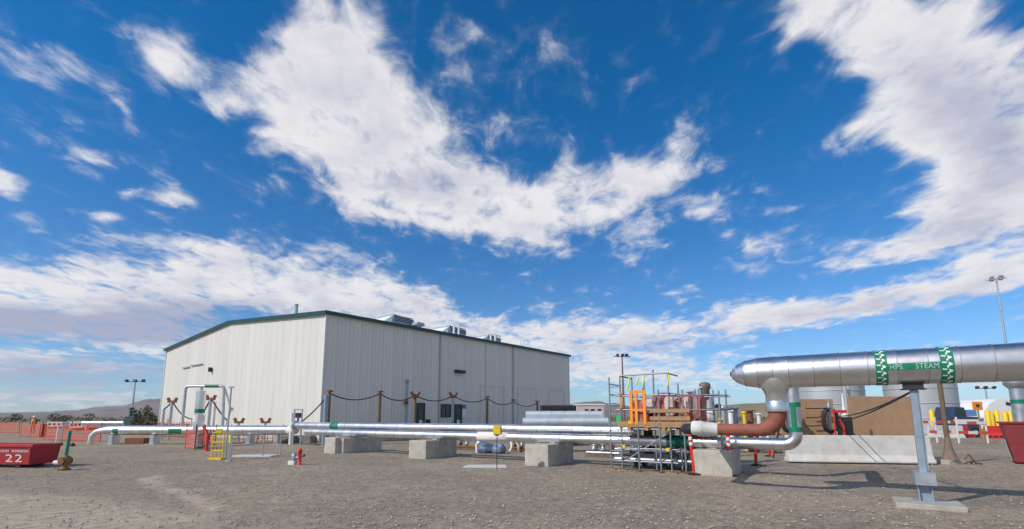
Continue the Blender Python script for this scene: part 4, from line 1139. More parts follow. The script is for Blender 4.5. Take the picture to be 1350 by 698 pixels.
b = MB(); b.box(-.12,.12,-.12,.12,-.01,.012); b.build('base_plate', GALV, lp_); b = MB(); b.box(-.1,.1,-.05,.05,zz-.02,zz+.04); b.build('head_plate', GALV, lp_)
# low handrail
hr = site_thing('handrail', 'low grey steel handrail on three posts left of the red hydrant', 'handrail', 304, 606.5, 0)
e1 = G(369, 600) - G(304, 606.5); 
for f, in ((0,), (.62,), (1,)):
    b = MB(); c_ = e1*f; b.tube([c_+Vector((0,0,-.02)), c_+Vector((0,0,.98))], .028, 8); b.lathe([(.1,-.01),(.1,.02),(.03,.03)], c_, 10); b.build('post', GALV, hr)
for z in (.55, .96):
    b = MB(); b.tube([Vector((0,0,z)), e1+Vector((0,0,z))], .026, 8); b.build('rail', GALV, hr)

# ------------------------------------------------------------------ red skip with number, valve post
def skip(loc, rz, L, W, H, label, mat, txt=None):
    t = thing('rubbish_skip', label, 'skip', loc, rz)
    s = .06
    def shell(name, vs): 
        b = MB(); b.add(vs, [(0,1,2,3)]); return b
    z0 = .12
    b = MB()                                         # body: long tapered tub, walls with thickness
    o_ = [(-L/2+s, -W/2+.05, z0), (L/2-s, -W/2+.05, z0), (L/2-s, W/2-.05, z0), (-L/2+s, W/2-.05, z0), (-L/2, -W/2, H), (L/2, -W/2, H), (L/2, W/2, H), (-L/2, W/2, H)]
    i_ = [(x*.965, y*.93, z+.04 if z < 1e-6+z0 else z) for x, y, z in o_]
    b.add(o_+i_, [(0,3,2,1), (0,1,5,4), (1,2,6,5), (2,3,7,6), (3,0,4,7), (8,9,10,11), (8,12,13,9), (9,13,14,10), (10,14,15,11), (11,15,12,8), (4,5,13,12), (5,6,14,13), (6,7,15,14), (7,4,12,15)])
    body = b.build('tub', mat, t)
    b = MB()
    for y in (-W/2, W/2): b.box(-L/2-.03, L/2+.03, y-.035, y+.035, H-.07, H+.03)
    for x in (-L/2, L/2): b.box(x-.035, x+.035, -W/2+.036, W/2-.036, H-.07, H+.03)
    b.build('rim', mat, t, .01)
    b = MB()
    for x in (-L*.30, L*.30): b.box(x-.09, x+.09, -W/2+.08, W/2-.08, -.01, z0+.003)
    b.build('skids', DARK, t)
    for x in (-L*.475, L*.475):
        if True:
            b = MB(); b.prism([(x-.03, z0+.02), (x+.03, z0+.02), (x+.03, H-.08), (x-.03, H-.08)], -W/2-.03, -W/2+.05, 'y'); b.build('stiffener', mat, t)
    return t, body
p = G(74, 617); sk_rz = R(-7)
Lk, Wk, Hk = 2.9, .95, .76
ux = Vector((cos(sk_rz), sin(sk_rz), 0)); uy = Vector((-sin(sk_rz), cos(sk_rz), 0))
pc = G(58, 617.5) - ux*(Lk/2+.42) + uy*(Wk/2-.1)
skt, skb = skip((pc.x, pc.y, 0), sk_rz, Lk, Wk, Hk, 'dark red open skip with the white number 22 at the left edge', RED)
def side_point(x, z): # on the leaning front of the tub
    y = -Wk/2 + .05*(1-(z-.12)/(Hk-.12)); return (x, y-.006, z)
vs, fs = text_mesh('22', 1.0, 1.15)
def put_text(px0, px1, z0, z1, vs, fs, name, par):
    mx = max(v.x for v in vs); mn = min(v.x for v in vs); my = max(v.y for v in vs); mi = min(v.y for v in vs)
    b = MB(); b.add([side_point(px0+(v.x-mn)/(mx-mn)*(px1-px0), z0+(v.y-mi)/(my-mi)*(z1-z0)) for v in vs], fs); return b.build(name, PAPER, par)
def skx(px):                                         # pixel column -> x on the skip front
    d = ray(px, 600); o = -Vector((pc.x, pc.y, 0)); dd = (d.dot(ux), d.dot(uy)); oo = (o.dot(ux), o.dot(uy)); t = (-Wk/2 - oo[1]) / dd[1]; return oo[0]+dd[0]*t
put_text(skx(6.5), skx(28.5), .20, .45, vs, fs, 'number', skb)
b = MB(); rr2 = random.Random(3)                     # worn, unreadable line of lettering above the number
for (p0, p1) in ((-2, 11), (14.5, 38)):
    x = skx(p0); xe = skx(p1)
    while x < xe:
        w = rr2.uniform(.025, .05); 
        b.add([side_point(x, .52), side_point(x+w, .52), side_point(x+w, .60), side_point(x, .60)], [(0,1,2,3)]); x += w + rr2.uniform(.012, .025)
b.build('worn_lettering', M('worn white print', (.55,.50,.50), .6), skb)
lump((-.1, 0, .58), (1.1, .33, .17), 8).build('rubbish', M('rubbish', (.14,.13,.08), .9, 0, .4, 6), skt)

vp = site_thing('valve_post', 'teal green post with rusty yellow valve at its foot beside the red skip', 'valve post', 84.5, 620, R(-10))
b = MB(); b.tube([(0,0,.45), (.04,0,1.25)], .045, 12); b.build('post', M('teal post', (.0,.19,.15), .5), vp)
b = MB(); b.lathe([(.12,-.02),(.13,.06),(.08,.10),(.08,.18),(.14,.22),(.16,.32),(.12,.42),(.06,.47)], (0,0,0), 14); b.build('valve_body', M('rusty yellow casting', (.26,.15,.03), .7, 0, .4, 12, .3, 50), vp)
b = MB(); b.tube([(.0,-.15,.30), (.0,.15,.30)], .12, 12); b.lathe([(.17,.0),(.17,.05)], (0,0,0), 12); b.build('flange', RUST, vp)
b = MB(); b.tube([(-.1,-.05,.24), (-.34,-.05,.24)], .07, 10); b.build('outlet', FOAM, vp)
b = MB(); b.lathe([(.12,-.01),(.14,.06),(.11,.14),(.03,.19)], (0,0,0), 9, False); o = b.build('debris_lump', BLACK); o.location = G(95.5, 588.5); o.rotation_euler = (0, 0, .4); tag(o, 'small black lump lying on the gravel right of the teal post', 'debris')

# ------------------------------------------------------------------ barrier, boards and hoses behind the steam pipe
jb0 = G(1042, 611); jb1 = G(1236, 613.5); d = jb1-jb0
jrz = math.atan2(d.y, d.x); jL = d.length
jb = thing('jersey_barrier', 'long pale concrete road barrier under the big steam pipe', 'barrier', jb0, jrz)
b = MB(); b.prism([(0, .04), (.60, .04), (.60, .10), (.46, .32), (.39, 1.02), (.21, 1.02), (.14, .32), (0, .10)], 0, jL, 'x'); b.build('barrier_body', CONCL, jb, .03)
for x in (jL*.16, jL*.5, jL*.84):
    b = MB(); b.box(x-.35, x+.35, .04, .56, -.02, .038); b.build('foot', DARK, jb)
def board(px0, px1, py, label, Y0=20.2):
    p0 = at(px0, 560, Y0); p1 = at(px1, 560, Y0); h = at((px0+px1)/2, py, Y0).z
    t = thing('plywood_hoarding', label, 'hoarding', (p0.x, Y0, 0), 0, 'tan boards behind the barrier'); L = p1.x-p0.x
    n = max(2, round(L/1.22))
    for k in range(n):
        b = MB(); b.box(L*k/n+.004, L*(k+1)/n-.004, 0, .03, -.01, h+random.uniform(-.006, .006)); b.build('board', TAN, t)
    for x in (.15, L/2, L-.15):
        b = MB(); b.box(x-.045, x+.045, .032, .12, -.02, h-.05); b.bar((x, .12, h*.8), (x, 1.2, .0), .09); b.build('stud', WOODL, t)
board(1030, 1101, 526.5, 'left tan plywood board behind the barrier with black hoses')
board(1121, 1210, 523, 'right larger tan plywood board behind the barrier')
def hose(px, label):
    Y = 19.75; p = at(px, 573, Y); zt = at(px, 538, Y).z
    t = thing('coiled_hose', label, 'hose', (p.x, Y, 0), 0, 'black hoses hung on the left tan board')
    zb = at(px, 571, Y).z
    cz = (zt+zb)/2; hz = (zt-zb)/2-.05; hx = .27
    for k in range(2):
        b = MB(); pts = []
        for i in range(25):
            q = 2*pi*i/24; pts.append((hx*(abs(cos(q))**.7)*(1 if cos(q) > 0 else -1)*(1-.04*k), -.04-.075*k, cz+hz*(abs(sin(q))**.7)*(1 if sin(q) > 0 else -1)*(1-.03*k)))
        b.tube(pts, .055, 8, False); b.build('loop', BLACK, t)
    b = MB(); b.box(-.05, .05, -.25, .42, zt-.12, zt-.03); b.box(-.06, .06, -.05, .05, -.02, zt-.12); b.build('hanger', GALV, t)
    b = MB(); b.lathe([(.07, 0), (.07, .12), (.03, .2), (.03, .3)], (0, -.05, zt), 10); b.build('coupling', GALVB, t)
hose(1041, 'black hose loop on the left tan board, behind the green-banded riser'); hose(1095, 'black hose loop at the right edge of the left tan board')
# horizontal hoses along the left board
for (py0, py1, lab) in ((538.5, 538, 'upper'), (551, 548.5, 'middle'), (562, 560, 'lower')):
    p0 = at(1062, py0, 19.85); p1 = at(1092, py1, 19.85); cable(sag(p0, p1, .02, 6), .022, lab + ' thin black line between the two hose loops', group='black lines on the tan boards')
# cables slung from the pipe shoe down to the boards
topc = site(aT+aLg, SBb, SZ-SR-.13)
for (px, py, lab) in ((1106, 549, 'upper black cable slung from the steam pipe shoe to the barrier gap'), (1100, 557, 'lower black cable slung from the steam pipe shoe to the barrier gap')):
    cable(sag(at(px, py, 19.3), topc, .12), .02, lab, group='black cables from the pipe shoe')
# small red and black gear in the gap between boards
gr = thing('gas_gauge_set', 'red hose gear and small black box in the gap between the tan boards', 'gear', (at(1113, 570, 19.2).x, 19.25, 0), 0)
b = MB(); b.box(-.15, .32, -.12, .12, 1.02+.002-1.05, 1.7); b.build('black_box', DARK, gr, .02)
b = MB(); b.tube([(-.35,-.02,0), (-.3,-.02,1.85)], .03, 8); b.tube([(-.12,-.2,0), (-.1,-.2,1.35), (-.22,-.2,1.6)], .04, 8); b.build('red_pole', REDB, gr)
b = MB(); b.box(-.38, .18, -.06, .02, 1.86, 1.96); b.build('red_bar', REDB, gr); b = MB(); b.lathe([(.13, 1.7), (.13, 1.8), (.05, 1.86), (.03, 2.6)], (.1, 0, 0), 12); b.build('white_gauge', FOAM, gr)

# guyed timber pole with flared canvas foot
gpl = thing('timber_pole', 'brown timber pole with a flared foot on a block behind the steam pipe', 'pole', G(1253, 612), R(10))
Yg = G(1253, 612).y
b = MB(); b.box(-.32, .42, -.22, .22, -.02, .16); b.build('foot_block', CONC, gpl, .02)
b = MB(); b.lathe([(.30, .15), (.22, .3), (.13, .6), (.09, .95)], (0,0,0), 10, False); b.build('flared_skirt', M('grey brown canvas', (.20,.15,.115), .9, 0, .3, 5, .4, 20), gpl)
b = MB(); b.tube([(0,0,.9), (-.02,0,3.3)], [.085,.075], 10); b.build('pole', WOOD, gpl)
b = MB(); b.tube([(.35, -.1, .05), (.55, -.25, .35), (.75, -.3, .05), (.95, -.35, .02)], .035, 6); b.tube([(.3, -.2, .02), (.6, -.3, .12), (.8, -.1, .02)], .03, 6); b.build('loose_rope', WOOD, gpl)

# red skip at the right edge
rs_ = thing('waste_container', 'dark red steel container with white panel at the right picture edge', 'container', G(1343, 612), R(-42))
b = MB(); b.prism([(-.10, .05), (1.9, .05), (1.9, 1.45), (-.30, 1.45)], 0, 2.2, 'y'); b.build('tub', REDD, rs_, .02)
b = MB(); b.box(-.36, 1.95, -.05, 2.25, 1.452, 1.52); b.build('rim', REDD, rs_, .01)
b = MB(); b.box(.0, .9, -.012, -.002, .72, .76); b.build('seam_bar', REDD, rs_)
b = MB(); b.add([(-.115, .25, .08), (-.115, 1.35, .08), (-.235, 1.35, .86), (-.235, .25, .86)], [(0,3,2,1)]); b.add([(-.125, .25, .08), (-.125, 1.35, .08), (-.25, 1.35, .86), (-.25, .25, .86)], [(0,3,2,1)]); b.build('white_panel', WHITE, rs_)
b = MB(); b.box(.0, 1.8, .1, .25, -.02, .055); b.box(.0, 1.8, 1.9, 2.05, -.02, .055); b.build('skids', DARK, rs_)

# ------------------------------------------------------------------ middle distance on the right
def tank(px0, px1, py, Y, label):
    p0 = at(px0, 530, Y); p1 = at(px1, 530, Y); r = (p1.x-p0.x)/2; h = at((px0+px1)/2, py, Y).z
    t = thing('storage_tank', label, 'tank', ((p0.x+p1.x)/2, Y+r, 0), 0, 'grey storage tanks')
    b = MB(); b.lathe([(r, -.05), (r, h)], (0,0,0), 40); b.build('shell', TANK, t)
    b = MB(); b.lathe([(r+.05, h+.002), (r+.05, h+.12), (.1, h+r*.16)], (0,0,0), 40); b.build('roof', TANK, t)
    for k in range(1, 4):
        b = MB(); b.lathe([(r+.0, h*k/4), (r+.05, h*k/4+.02), (r+.05, h*k/4+.10), (r, h*k/4+.12)], (0,0,0), 40); b.build('shell_ring', TANK, t)
tank(1077, 1163, 497, 55, 'left grey storage tank seen under the steam pipe')
tank(1206, 1288, 492, 50, 'right grey storage tank seen under the steam pipe')
def col_pipe(px, py, Y, label):
    p = at(px, py, Y); b = MB(); b.tube([(0,0,-.05), (0,0,p.z)], .12, 10); b.lathe([(.2, p.z-.02), (.2, p.z+.1), (.05, p.z+.16)], (0,0,0), 10); o = b.build('vent_pipe', TANK); o.location = (p.x, Y, 0); tag(o, label, 'pipe', 'thin vent pipes by the tanks')
col_pipe(1113, 508, 40, 'left thin vent pipe before the left tank'); col_pipe(1118, 508, 40.5, 'right thin vent pipe before the left tank')

def cbarrier(px0, px1, py, h, label, mat=CONCL, grp='pale barriers behind'):
    p0 = G(px0, py); p1 = G(px1, py); d = p1-p0
    t = MB(); t.prism([(0, -.02), (.6, -.02), (.6, .08), (.45, .3), (.40, h), (.2, h), (.15, .3), (0, .08)], 0, d.length, 'x'); o = t.build('concrete_barrier', mat, None, .02); o.location = p0; o.rotation_euler = (0, 0, math.atan2(d.y, d.x)); tag(o, label, 'barrier', grp)
cbarrier(1229, 1250, 577, 1.0, 'pale barrier piece left of the timber pole')
cbarrier(1251, 1274, 578, 1.0, 'pale barrier piece right of the timber pole')
def water_barrier(px, py, w, label, rz=0.0):
    t = thing('plastic_barrier', label, 'barrier', G(px, py), rz, 'red plastic barriers')
    b = MB(); b.prism([(0, -.01), (.5, -.01), (.5, .25), (.36, .45), (.34, 1.0), (.16, 1.0), (.14, .45), (0, .25)], 0, w, 'x'); bd = b.build('shell', REDB if rz else M('orange red plastic', (.60,.06,.02), .45), t, .03)
    for k in range(3):
        b = MB(); b.box(w*(k+.5)/3-.12, w*(k+.5)/3+.12, -.012, .02, .10, .22); b.build('fork_slot', DARK, bd)
water_barrier(1273, 577.5, 1.45, 'left red plastic barrier behind the timber pole', R(14))
water_barrier(1302, 578.5, 1.2, 'right red plastic barrier beside the red container', R(-10))
# wooden stop sign seen from behind
sgp = thing('round_sign', 'round grey sign seen from behind on a timber post before the red barriers', 'sign', G(1299, 583.5), R(4))
b = MB(); b.box(-.07, .07, -.05, .05, -.02, .95); b.build('post', WOODL, sgp)
zq = at(1297, 556, G(1299, 583.5).y).z
b = MB(); b.tube([(-.05, -.09, zq), (-.05, -.055, zq)], .24, 20); b.build('disc', M('grey sign back', (.22,.20,.17), .6), sgp)
b = MB(); b.box(-.2, .25, -.2, .2, -.02, .06); b.build('foot', WOODL, sgp)

# orange-white striped fence in the distance, yellow posts, tent, truck
def rail_fence(px0, px1, py, Y, label, mat1, mat2, h=1.0):
    p0 = at(px0, py, Y); p1 = at(px1, py, Y); L = p1.x-p0.x
    t = thing('barricade_fence', label, 'fence', (p0.x, Y, 0), 0, 'striped barricades')
    n = int(L/1.3)
    for k in range(n+1):
        b = MB(); b.box(L*k/n-.04, L*k/n+.04, .03, .10, -.02, h+.1); b.build('post', mat2, t)
    for j, z in enumerate((h*.45, h*.85)):
        m = n*3
        for k in range(m):
            b = MB(); b.prism([(L*k/m, z-.09), (L*(k+1)/m-.004, z-.09), (L*(k+1)/m-.004, z+.09), (L*k/m, z+.09)], 0, .028, 'y'); b.build('rail_stripe', (mat1, mat2)[(k+j) % 2], t)
rail_fence(1205, 1262, 556, 34, 'orange and white barricade rails left of the far timber pole', NET, FOAM, 1.6)
rail_fence(1262, 1300, 556, 33, 'orange and white barricade rails above the red barriers', NET, FOAM, 1.55)
def bollard(px, pyt, Y, label, w=.16):
    p = at(px, pyt, Y); b = MB(); b.lathe([(w, -.02), (w, p.z-.08), (w*.6, p.z), (.02, p.z+.02)], (0,0,0), 12); o = b.build('bollard', YELLOW); o.location = (p.x, Y, 0); tag(o, label, 'bollard', 'yellow bollards')
YB = [(1227.5, 540.5, 'yellow bollard left of the timber pole'), (1301, 541, 'first yellow bollard right of the round sign'), (1305.5, 543.5, 'second yellow bollard right of the round sign'), (1313, 541, 'third yellow bollard, above the red container corner'),
      (1324, 543, 'fourth yellow bollard above the red container'), (1331, 543, 'fifth yellow bollard above the red container'), (1337.5, 542.5, 'sixth yellow bollard near the right picture edge'), (1343.5, 544, 'last yellow bollard at the right picture edge')]
for px, py, lab in YB: bollard(px, py, 44.0, lab, .19)
tn = thing('storage_tent', 'white curved-roof storage tent behind the yellow bollards', 'tent', (at(1302, 550, 62).x, 62, 0), 0)
L = at(1352, 550, 62).x - at(1302, 550, 62).x; H1 = at(1320, 525.5, 62).z
n = 10; pts = [(L*.5 - L*.62*cos(pi*i/n), .3+ (H1-.3)*sin(pi*i/n)**.75) for i in range(n+1)]
b = MB(); b.prism([(-L*.12, -.05)] + [(p[0], p[1]) for p in pts][::1] + [(L*1.12, -.05)], 0, 9, 'y'); b.build('canvas', WHITE, tn)
b = MB(); b.prism([(L*.52, H1*.80), (L*.80, H1*.72), (L*.80, H1*.80), (L*.55, H1*.90)], -.03, -.004, 'y'); b.build('dark_opening', DARK, tn)
tr = thing('utility_truck', 'dark blue and white utility truck behind the striped barricade', 'truck', (at(1256, 550, 42).x, 42, 0), 0)
Lt = at(1290, 550, 42).x-at(1256, 550, 42).x
b = MB(); b.prism([(0, .55), (Lt, .55), (Lt, 1.7), (Lt*.55, 1.75), (Lt*.5, 2.5), (Lt*.12, 2.55), (0, 1.7)], 0, 1.9, 'y'); b.build('body', M('dark blue paint', (.03,.05,.10), .35), tr, .05)
b = MB(); b.prism([(Lt*.14, 1.75), (Lt*.47, 1.75), (Lt*.46, 2.4), (Lt*.17, 2.42)], -.012, -.002, 'y'); b.build('side_window', GLASS, tr)
b = MB(); b.box(Lt*.56, Lt, .1, 1.8, 1.76, 2.3); b.build('load', M('blue load', (.12,.25,.50), .5), tr); b = MB(); b.box(Lt*.02, Lt*.98, -.02, -.003, 1.3, 1.5); b.build('white_stripe', PAPER, tr)
for x in (Lt*.22, Lt*.8):
    b = MB(); b.tube([(x, -.03, .42), (x, .22, .42)], .42, 18); w = b.build('wheel', BLACK, tr); b = MB(); b.tube([(x, -.045, .42), (x, -.02, .42)], .22, 14); b.build('rim', GALV, w)
os_ = thing('orange_board', 'orange framed notice board beside the truck load', 'sign', (at(1291, 550, 36).x, 36, 0), 0)
z0, z1 = at(1291, 541, 36).z, at(1291, 530, 36).z
b = MB(); b.box(-.35, .35, 0, .05, z0, z1); b.build('board', ORANGE, os_); b = MB(); b.box(-.12, .12, -.01, -.002, (z0+z1)/2-.1, (z0+z1)/2+.12); b.build('print', GLASS, os_)
b = MB(); b.box(-.05, .05, .0, .05, -.02, z0); b.build('post', WOODL, os_)

# ------------------------------------------------------------------ lamp masts
def mast(px, pyt, Y, label, kind):
    p = at(px, pyt, Y); h = p.z
    t = thing('light_mast', label, 'lamp post', (p.x, Y, 0), 0, 'lamp masts')
    k = Y/100
    b = MB(); b.tube([(0,0,-.05), (0,0,h)], [.24*k+.03, .10*k+.02], 10); b.build('mast', GALV if kind != 'rust' else M('mast rust red', (.22,.13,.11), .6), t)
    if kind == 'ring':
        b = MB(); b.tube([(1.2*k*cos(2*pi*i/16), 1.2*k*sin(2*pi*i/16), h) for i in range(17)], .07*k, 6, False); b.bar((-1.2*k, 0, h), (1.2*k, 0, h), .08*k); b.bar((0, -1.2*k, h), (0, 1.2*k, h), .08*k); b.build('ring', GALV, t)
        for i in range(6):
            q = 2*pi*i/6+.3; b = MB(); b.obox((1.35*k*cos(q), 1.35*k*sin(q), h+.15*k), (.55*k, .55*k, .45*k), rz=q, ry=.4); b.build('lamp_head', GALV, t)
    else:
        b = MB(); b.bar((-1.7*k, 0, h-.05), (1.7*k, 0, h-.05), .12*k); b.build('cross_arm', DARK, t)
        for x in ((-1.7, 0, 1.7) if kind == 'three' else (-.9, .1, .9)):
            b = MB(); b.obox((x*k, -.1*k, h+.12*k), (.55*k, .5*k, .45*k), rz=.2*x, rx=-.35); b.build('lamp_head', DARK, t)
mast(178.5, 503, 95, 'lamp mast with three dark heads left of the shed', 'three')
mast(1313.5, 368, 78, 'tall pale lamp mast with a ring of heads, upper right', 'ring')
mast(820, 469.5, 60, 'reddish lamp mast rising behind the scaffold', 'rust')
mast(1299, 512, 120, 'thin distant lamp mast under the steam pipe near the tent', 'three')

# ------------------------------------------------------------------ stacked silver ducts behind the pipes
YD = 24.5
DUCT = M('zinc duct', (.70, .75, .78), .42, .45, .08, 3)
dk = []
def duct(px0, px1, py, Y, label, r):
    p0 = at(px0, py, Y); p1 = at(px1, py, Y); L = p1.x-p0.x
    t = thing('silver_duct', label, 'duct', (p0.x, Y, p0.z-r), 0, 'stacked silver ducts')
    n = max(2, int(L/.55))
    for k in range(n):
        b = MB(); b.tube([(L*k/n, 0, r), (L*(k+1)/n+.01, 0, r)], [r, r+.012], 20, k in (0, n-1)); b.build('section', DUCT, t)
rD = .17
zrow = [at(745, 556, YD).z, at(745, 547, YD).z]
for j in range(3): duct(689+j*1.0, 801, 556.2, YD+j*.40, ('front', 'middle', 'rear')[j] + ' silver duct of the lower row stacked behind the pipes', .185)
for j in range(2): duct(693, 793, 547.0, YD+.2+j*.40, ('front', 'rear')[j] + ' silver duct of the upper row stacked behind the pipes', .175)
zb_ = at(745, 556.2, YD).z-.185
rk = thing('duct_rack', 'timber trestles under the stacked silver ducts', 'rack', (at(690, 556, YD).x, YD, 0), 0)
for f in (.5, 2.2, 3.7):
    b = MB(); b.box(f-.06, f+.06, -.2, 1.0, zb_-.12, zb_-.002); b.build('bearer', WOODL, rk)
    for y in (-.1, .9):
        b = MB(); b.box(f-.05, f+.05, y-.05, y+.05, -.02, zb_-.122); b.build('trestle_leg', WOODL, rk)
bxd = thing('louvred_unit', 'dark louvred box unit standing behind the silver ducts', 'equipment', (at(714, 550, 30).x, 30, 0), 0)
Lx = at(760, 550, 30).x - at(714, 550, 30).x; zt = at(737, 534.5, 30).z
b = MB(); b.box(0, Lx, 0, 1.6, -.02, zt); b.build('housing', DARK, bxd, .02)
for k in range(7):
    b = MB(); b.box(.06+k*(Lx-.1)/7, .06+(k+.86)*(Lx-.1)/7, -.03, -.002, zt-.75, zt-.12); b.build('louvre', M('black louvre', (.02,.02,.025), .5) if k == 0 else bpy.data.materials['black louvre'], bxd)
trl = thing('site_trailer', 'low white and pink office trailer right of the dark louvred unit', 'trailer', (at(761, 550, 40).x, 40, 0), 0)
Lx = at(797, 550, 40).x - at(761, 550, 40).x; zt = at(780, 534.5, 40).z
b = MB(); b.box(0, Lx, 0, 2.4, .35, zt); bd = b.build('body', M('pale pink paint', (.62,.50,.50), .5), trl, .03)
b = MB(); b.box(-.05, Lx+.05, -.06, 2.46, zt+.002, zt+.10); b.build('roof', WHITE, trl)
for x in (.28, .50, .75):
    b = MB(); b.box(Lx*x, Lx*x+.3, -.02, -.003, zt-.62, zt-.3); b.build('window', GLASS, bd)
for x in (.3, Lx-.3):
    b = MB(); b.box(x-.15, x+.15, .3, 2.1, -.02, .348); b.build('support', DARK, trl)

# ------------------------------------------------------------------ machinery right of the scaffold
mc = thing('motor_pump', 'grey vertical motor with conical hood right of the scaffold', 'pump', (at(932, 560, 18.3).x, 18.3, 0), 0)
def zy(py, Y=18.3, px=932): return at(px, py, Y).z
b = MB(); b.tube([(.12, 0, -.02), (.12, 0, zy(520))], .13, 14); b.build('column', TANK, mc)
b = MB(); b.lathe([(.10, zy(527)), (.16, zy(525)), (.16, zy(514)), (.19, zy(512)), (.20, zy(507)), (.14, zy(505)), (.03, zy(504))], (0,0,0), 16); b.build('motor', M('brown grey motor', (.17,.145,.12), .6, .2), mc)
b = MB(); b.box(-.22, .25, -.12, .12, zy(512), zy(510)); b.build('bracket', FOAM, mc)
b = MB(); b.lathe([(.08, zy(545)), (.34, zy(541)), (.28, zy(528)), (.12, zy(519)), (.03, zy(516))], (-.45, .2, 0), 12, False); b.tube([(-.45, .2, -.02), (-.45, .2, zy(545))], .07, 8); b.build('conical_hood', M('dark hood', (.10,.095,.09), .6, .3), mc)
b = lump((-.1, -.2, zy(551)), (.42, .3, .32), 4); b.build('insulation_jacket', FOAM, mc); b = MB(); b.tube([(-.1, -.2, -.02), (-.1, -.2, zy(556))], .1, 10); b.build('jacket_stand', GALV, mc)
b = MB(); b.box(.40, .52, -.1, .1, zy(538), zy(533)); b.tube([(.15, 0, zy(536)), (.45, 0, zy(536))], .05, 8); b.build('gauge', DARK, mc)
def upright(px, py0, Y, r, mat, label):
    p = at(px, py0, Y); b = MB(); b.tube([(0,0,-.02), (0,0,p.z)], r, 10); b.lathe([(r*1.7, p.z-.06), (r*1.7, p.z), (r, p.z+.01)], (0,0,0), 10); o = b.build('upright_pipe', mat); o.location = (p.x, Y, 0); tag(o, label, 'pipe', 'upright pipes behind the red bend')
for px, py, Y, r, mt, lab in ((953.5, 536, 24, .13, GALV, 'tall grey upright pipe left of the red bend'), (963, 541, 25, .12, WHITE, 'white upright pipe behind the red bend'), (969.5, 538, 24.4, .10, GALVB, 'blue grey upright pipe behind the red bend'), (981, 543, 26, .09, YELLOW, 'slim yellow upright pipe behind the red bend'),
                              (988, 541, 25, .15, RUST, 'rusty upright pipe behind the red bend'), (1000, 545, 27, .10, FOAM, 'short pale upright pipe left of the down branch'), (949, 552, 22, .13, YELLOW, 'short yellow pipe behind the white wrapped flange')):
    upright(px, py, Y, r, mt, lab)
p0 = at(948, 537.5, 24.2); p1 = at(972, 537.5, 24.2)
b = MB(); b.tube([p0, p1], .10, 10); o = b.build('cross_beam', GALV); tag(o, 'grey cross beam over the upright pipes behind the red bend', 'beam')
wl = thing('steel_rack', 'dark low steel rack on the ground beneath the silver pipe elbow', 'rack', G(1027, 598), PHI)
for z in (.25, .55, .85):
    b = MB(); b.box(-.9, .5, -.3, .3, z, z+.06); b.build('shelf', DARK, wl)
for x in (-.86, .46):
    for y in (-.27, .27):
        b = MB(); b.box(x-.03, x+.03, y-.03, y+.03, -.02, .98); b.build('upright', DARK, wl)
b = MB(); b.box(-.7, -.2, -.2, .2, .312, .52); b.build('white_box', FOAM, wl)

# ------------------------------------------------------------------ far left: net fences, trees, plant, worker
F1 = [G(-40, 569.5), G(0, 571), G(24, 571.5)]; F2 = [G(26, 575.5), G(54, 577.5)]; F3 = [G(57, 580), G(92, 582), G(131, 583)]
net_fence('net_fence', F1, 1.2, 'far orange net fence at the left picture edge', 'orange net fences', cell=.26, wire=.10)
net_fence('net_fence', F2, 1.2, 'middle orange net fence left of the dark red cabinet', 'orange net fences', cell=.24, wire=.08)
net_fence('net_fence', F3, 1.25, 'long bright orange net fence right of the teal post', 'orange net fences', cell=.22, wire=.085)
net_fence('net_fence', [G(205, 577.5), G(250, 577.5)], 1.32, 'strip of orange netting behind the pale pipe left of the pipe loop', 'orange net fences', cell=.2, wire=.1)
net_fence('net_fence', [G(303, 577), G(378, 577)], 1.32, 'strip of orange netting behind the pale pipe right of the pipe loop', 'orange net fences', cell=.2, wire=.1)
net_fence('net_fence', [G(303, 584.5), G(338, 584.5), G(372, 584)], 1.05, 'thin red netting in front of the pale pipe right of the pipe loop', 'orange net fences', cell=.26, wire=.045)
net_fence('net_fence', [G(268, 589), G(283, 588)], 1.1, 'small bay of red netting behind the red fire monitor', 'orange net fences', cell=.17, wire=.055)
cb = thing('red_cabinet', 'dark red upright cabinet between the orange net fences', 'cabinet', G(55.5, 576), R(-5))
b = MB(); b.box(-.2, .2, -.15, .15, -.02, 1.1); bd = b.build('housing', REDD, cb, .02); b = MB(); b.box(-.16, .16, -.165, -.152, .15, 1.0); b.build('door', RED, cb); b = MB(); b.box(.08, .12, -.19, -.166, .5, .65); b.build('handle', GALV, bd)
for px, py, lab in ((74, 583, 'pale marker post left of the teal post, behind the skip'), (80.5, 584, 'grey marker post just behind the teal post')):
    b = MB(); b.lathe([(.04, -.02), (.04, 1.0), (.03, 1.07), (.01, 1.08)], (0,0,0), 10); o = b.build('marker_post', FOAM if px == 74 else GALVB); o.location = G(px, py); tag(o, lab, 'post')
# pale low sheds and pipes far left
def far_box(name, px0, px1, pyt, Y, label, cat, mat, dep=3):
    p0 = at(px0, 556, Y); p1 = at(px1, 556, Y); h = at(px0, pyt, Y).z; L = p1.x-p0.x
    t = thing(name, label, cat, (p0.x, Y, 0), 0)
    b = MB(); b.box(0, L, 0, dep, .25, h-.1); bd = b.build('body', mat, t, .04)
    b = MB(); b.box(-.05, L+.05, -.05, dep+.05, h-.098, h); b.build('roof', WHITE, t)
    for f in (.2, .5, .8):
        b = MB(); b.box(L*f-.2, L*f+.2, -.02, -.003, h*.5, h*.8); b.build('window', GLASS, bd)
    b = MB(); b.box(.2, L-.2, .1, dep-.1, -.02, .248); b.build('base', DARK, t)
far_box('storage_shed', 92, 109, 556.2, 66, 'low white hut behind the long orange net fence', 'hut', WHITE)
far_box('crew_trailer', 62, 82, 556.8, 75, 'pale low trailer behind the orange net fences', 'trailer', FOAM)
p0 = at(110, 558, 64); p1 = at(163, 558, 64)
t = thing('far_pipe', 'far pale pipe running behind the orange net fence to the plant', 'pipeline', (p0.x, 64, 0), 0)
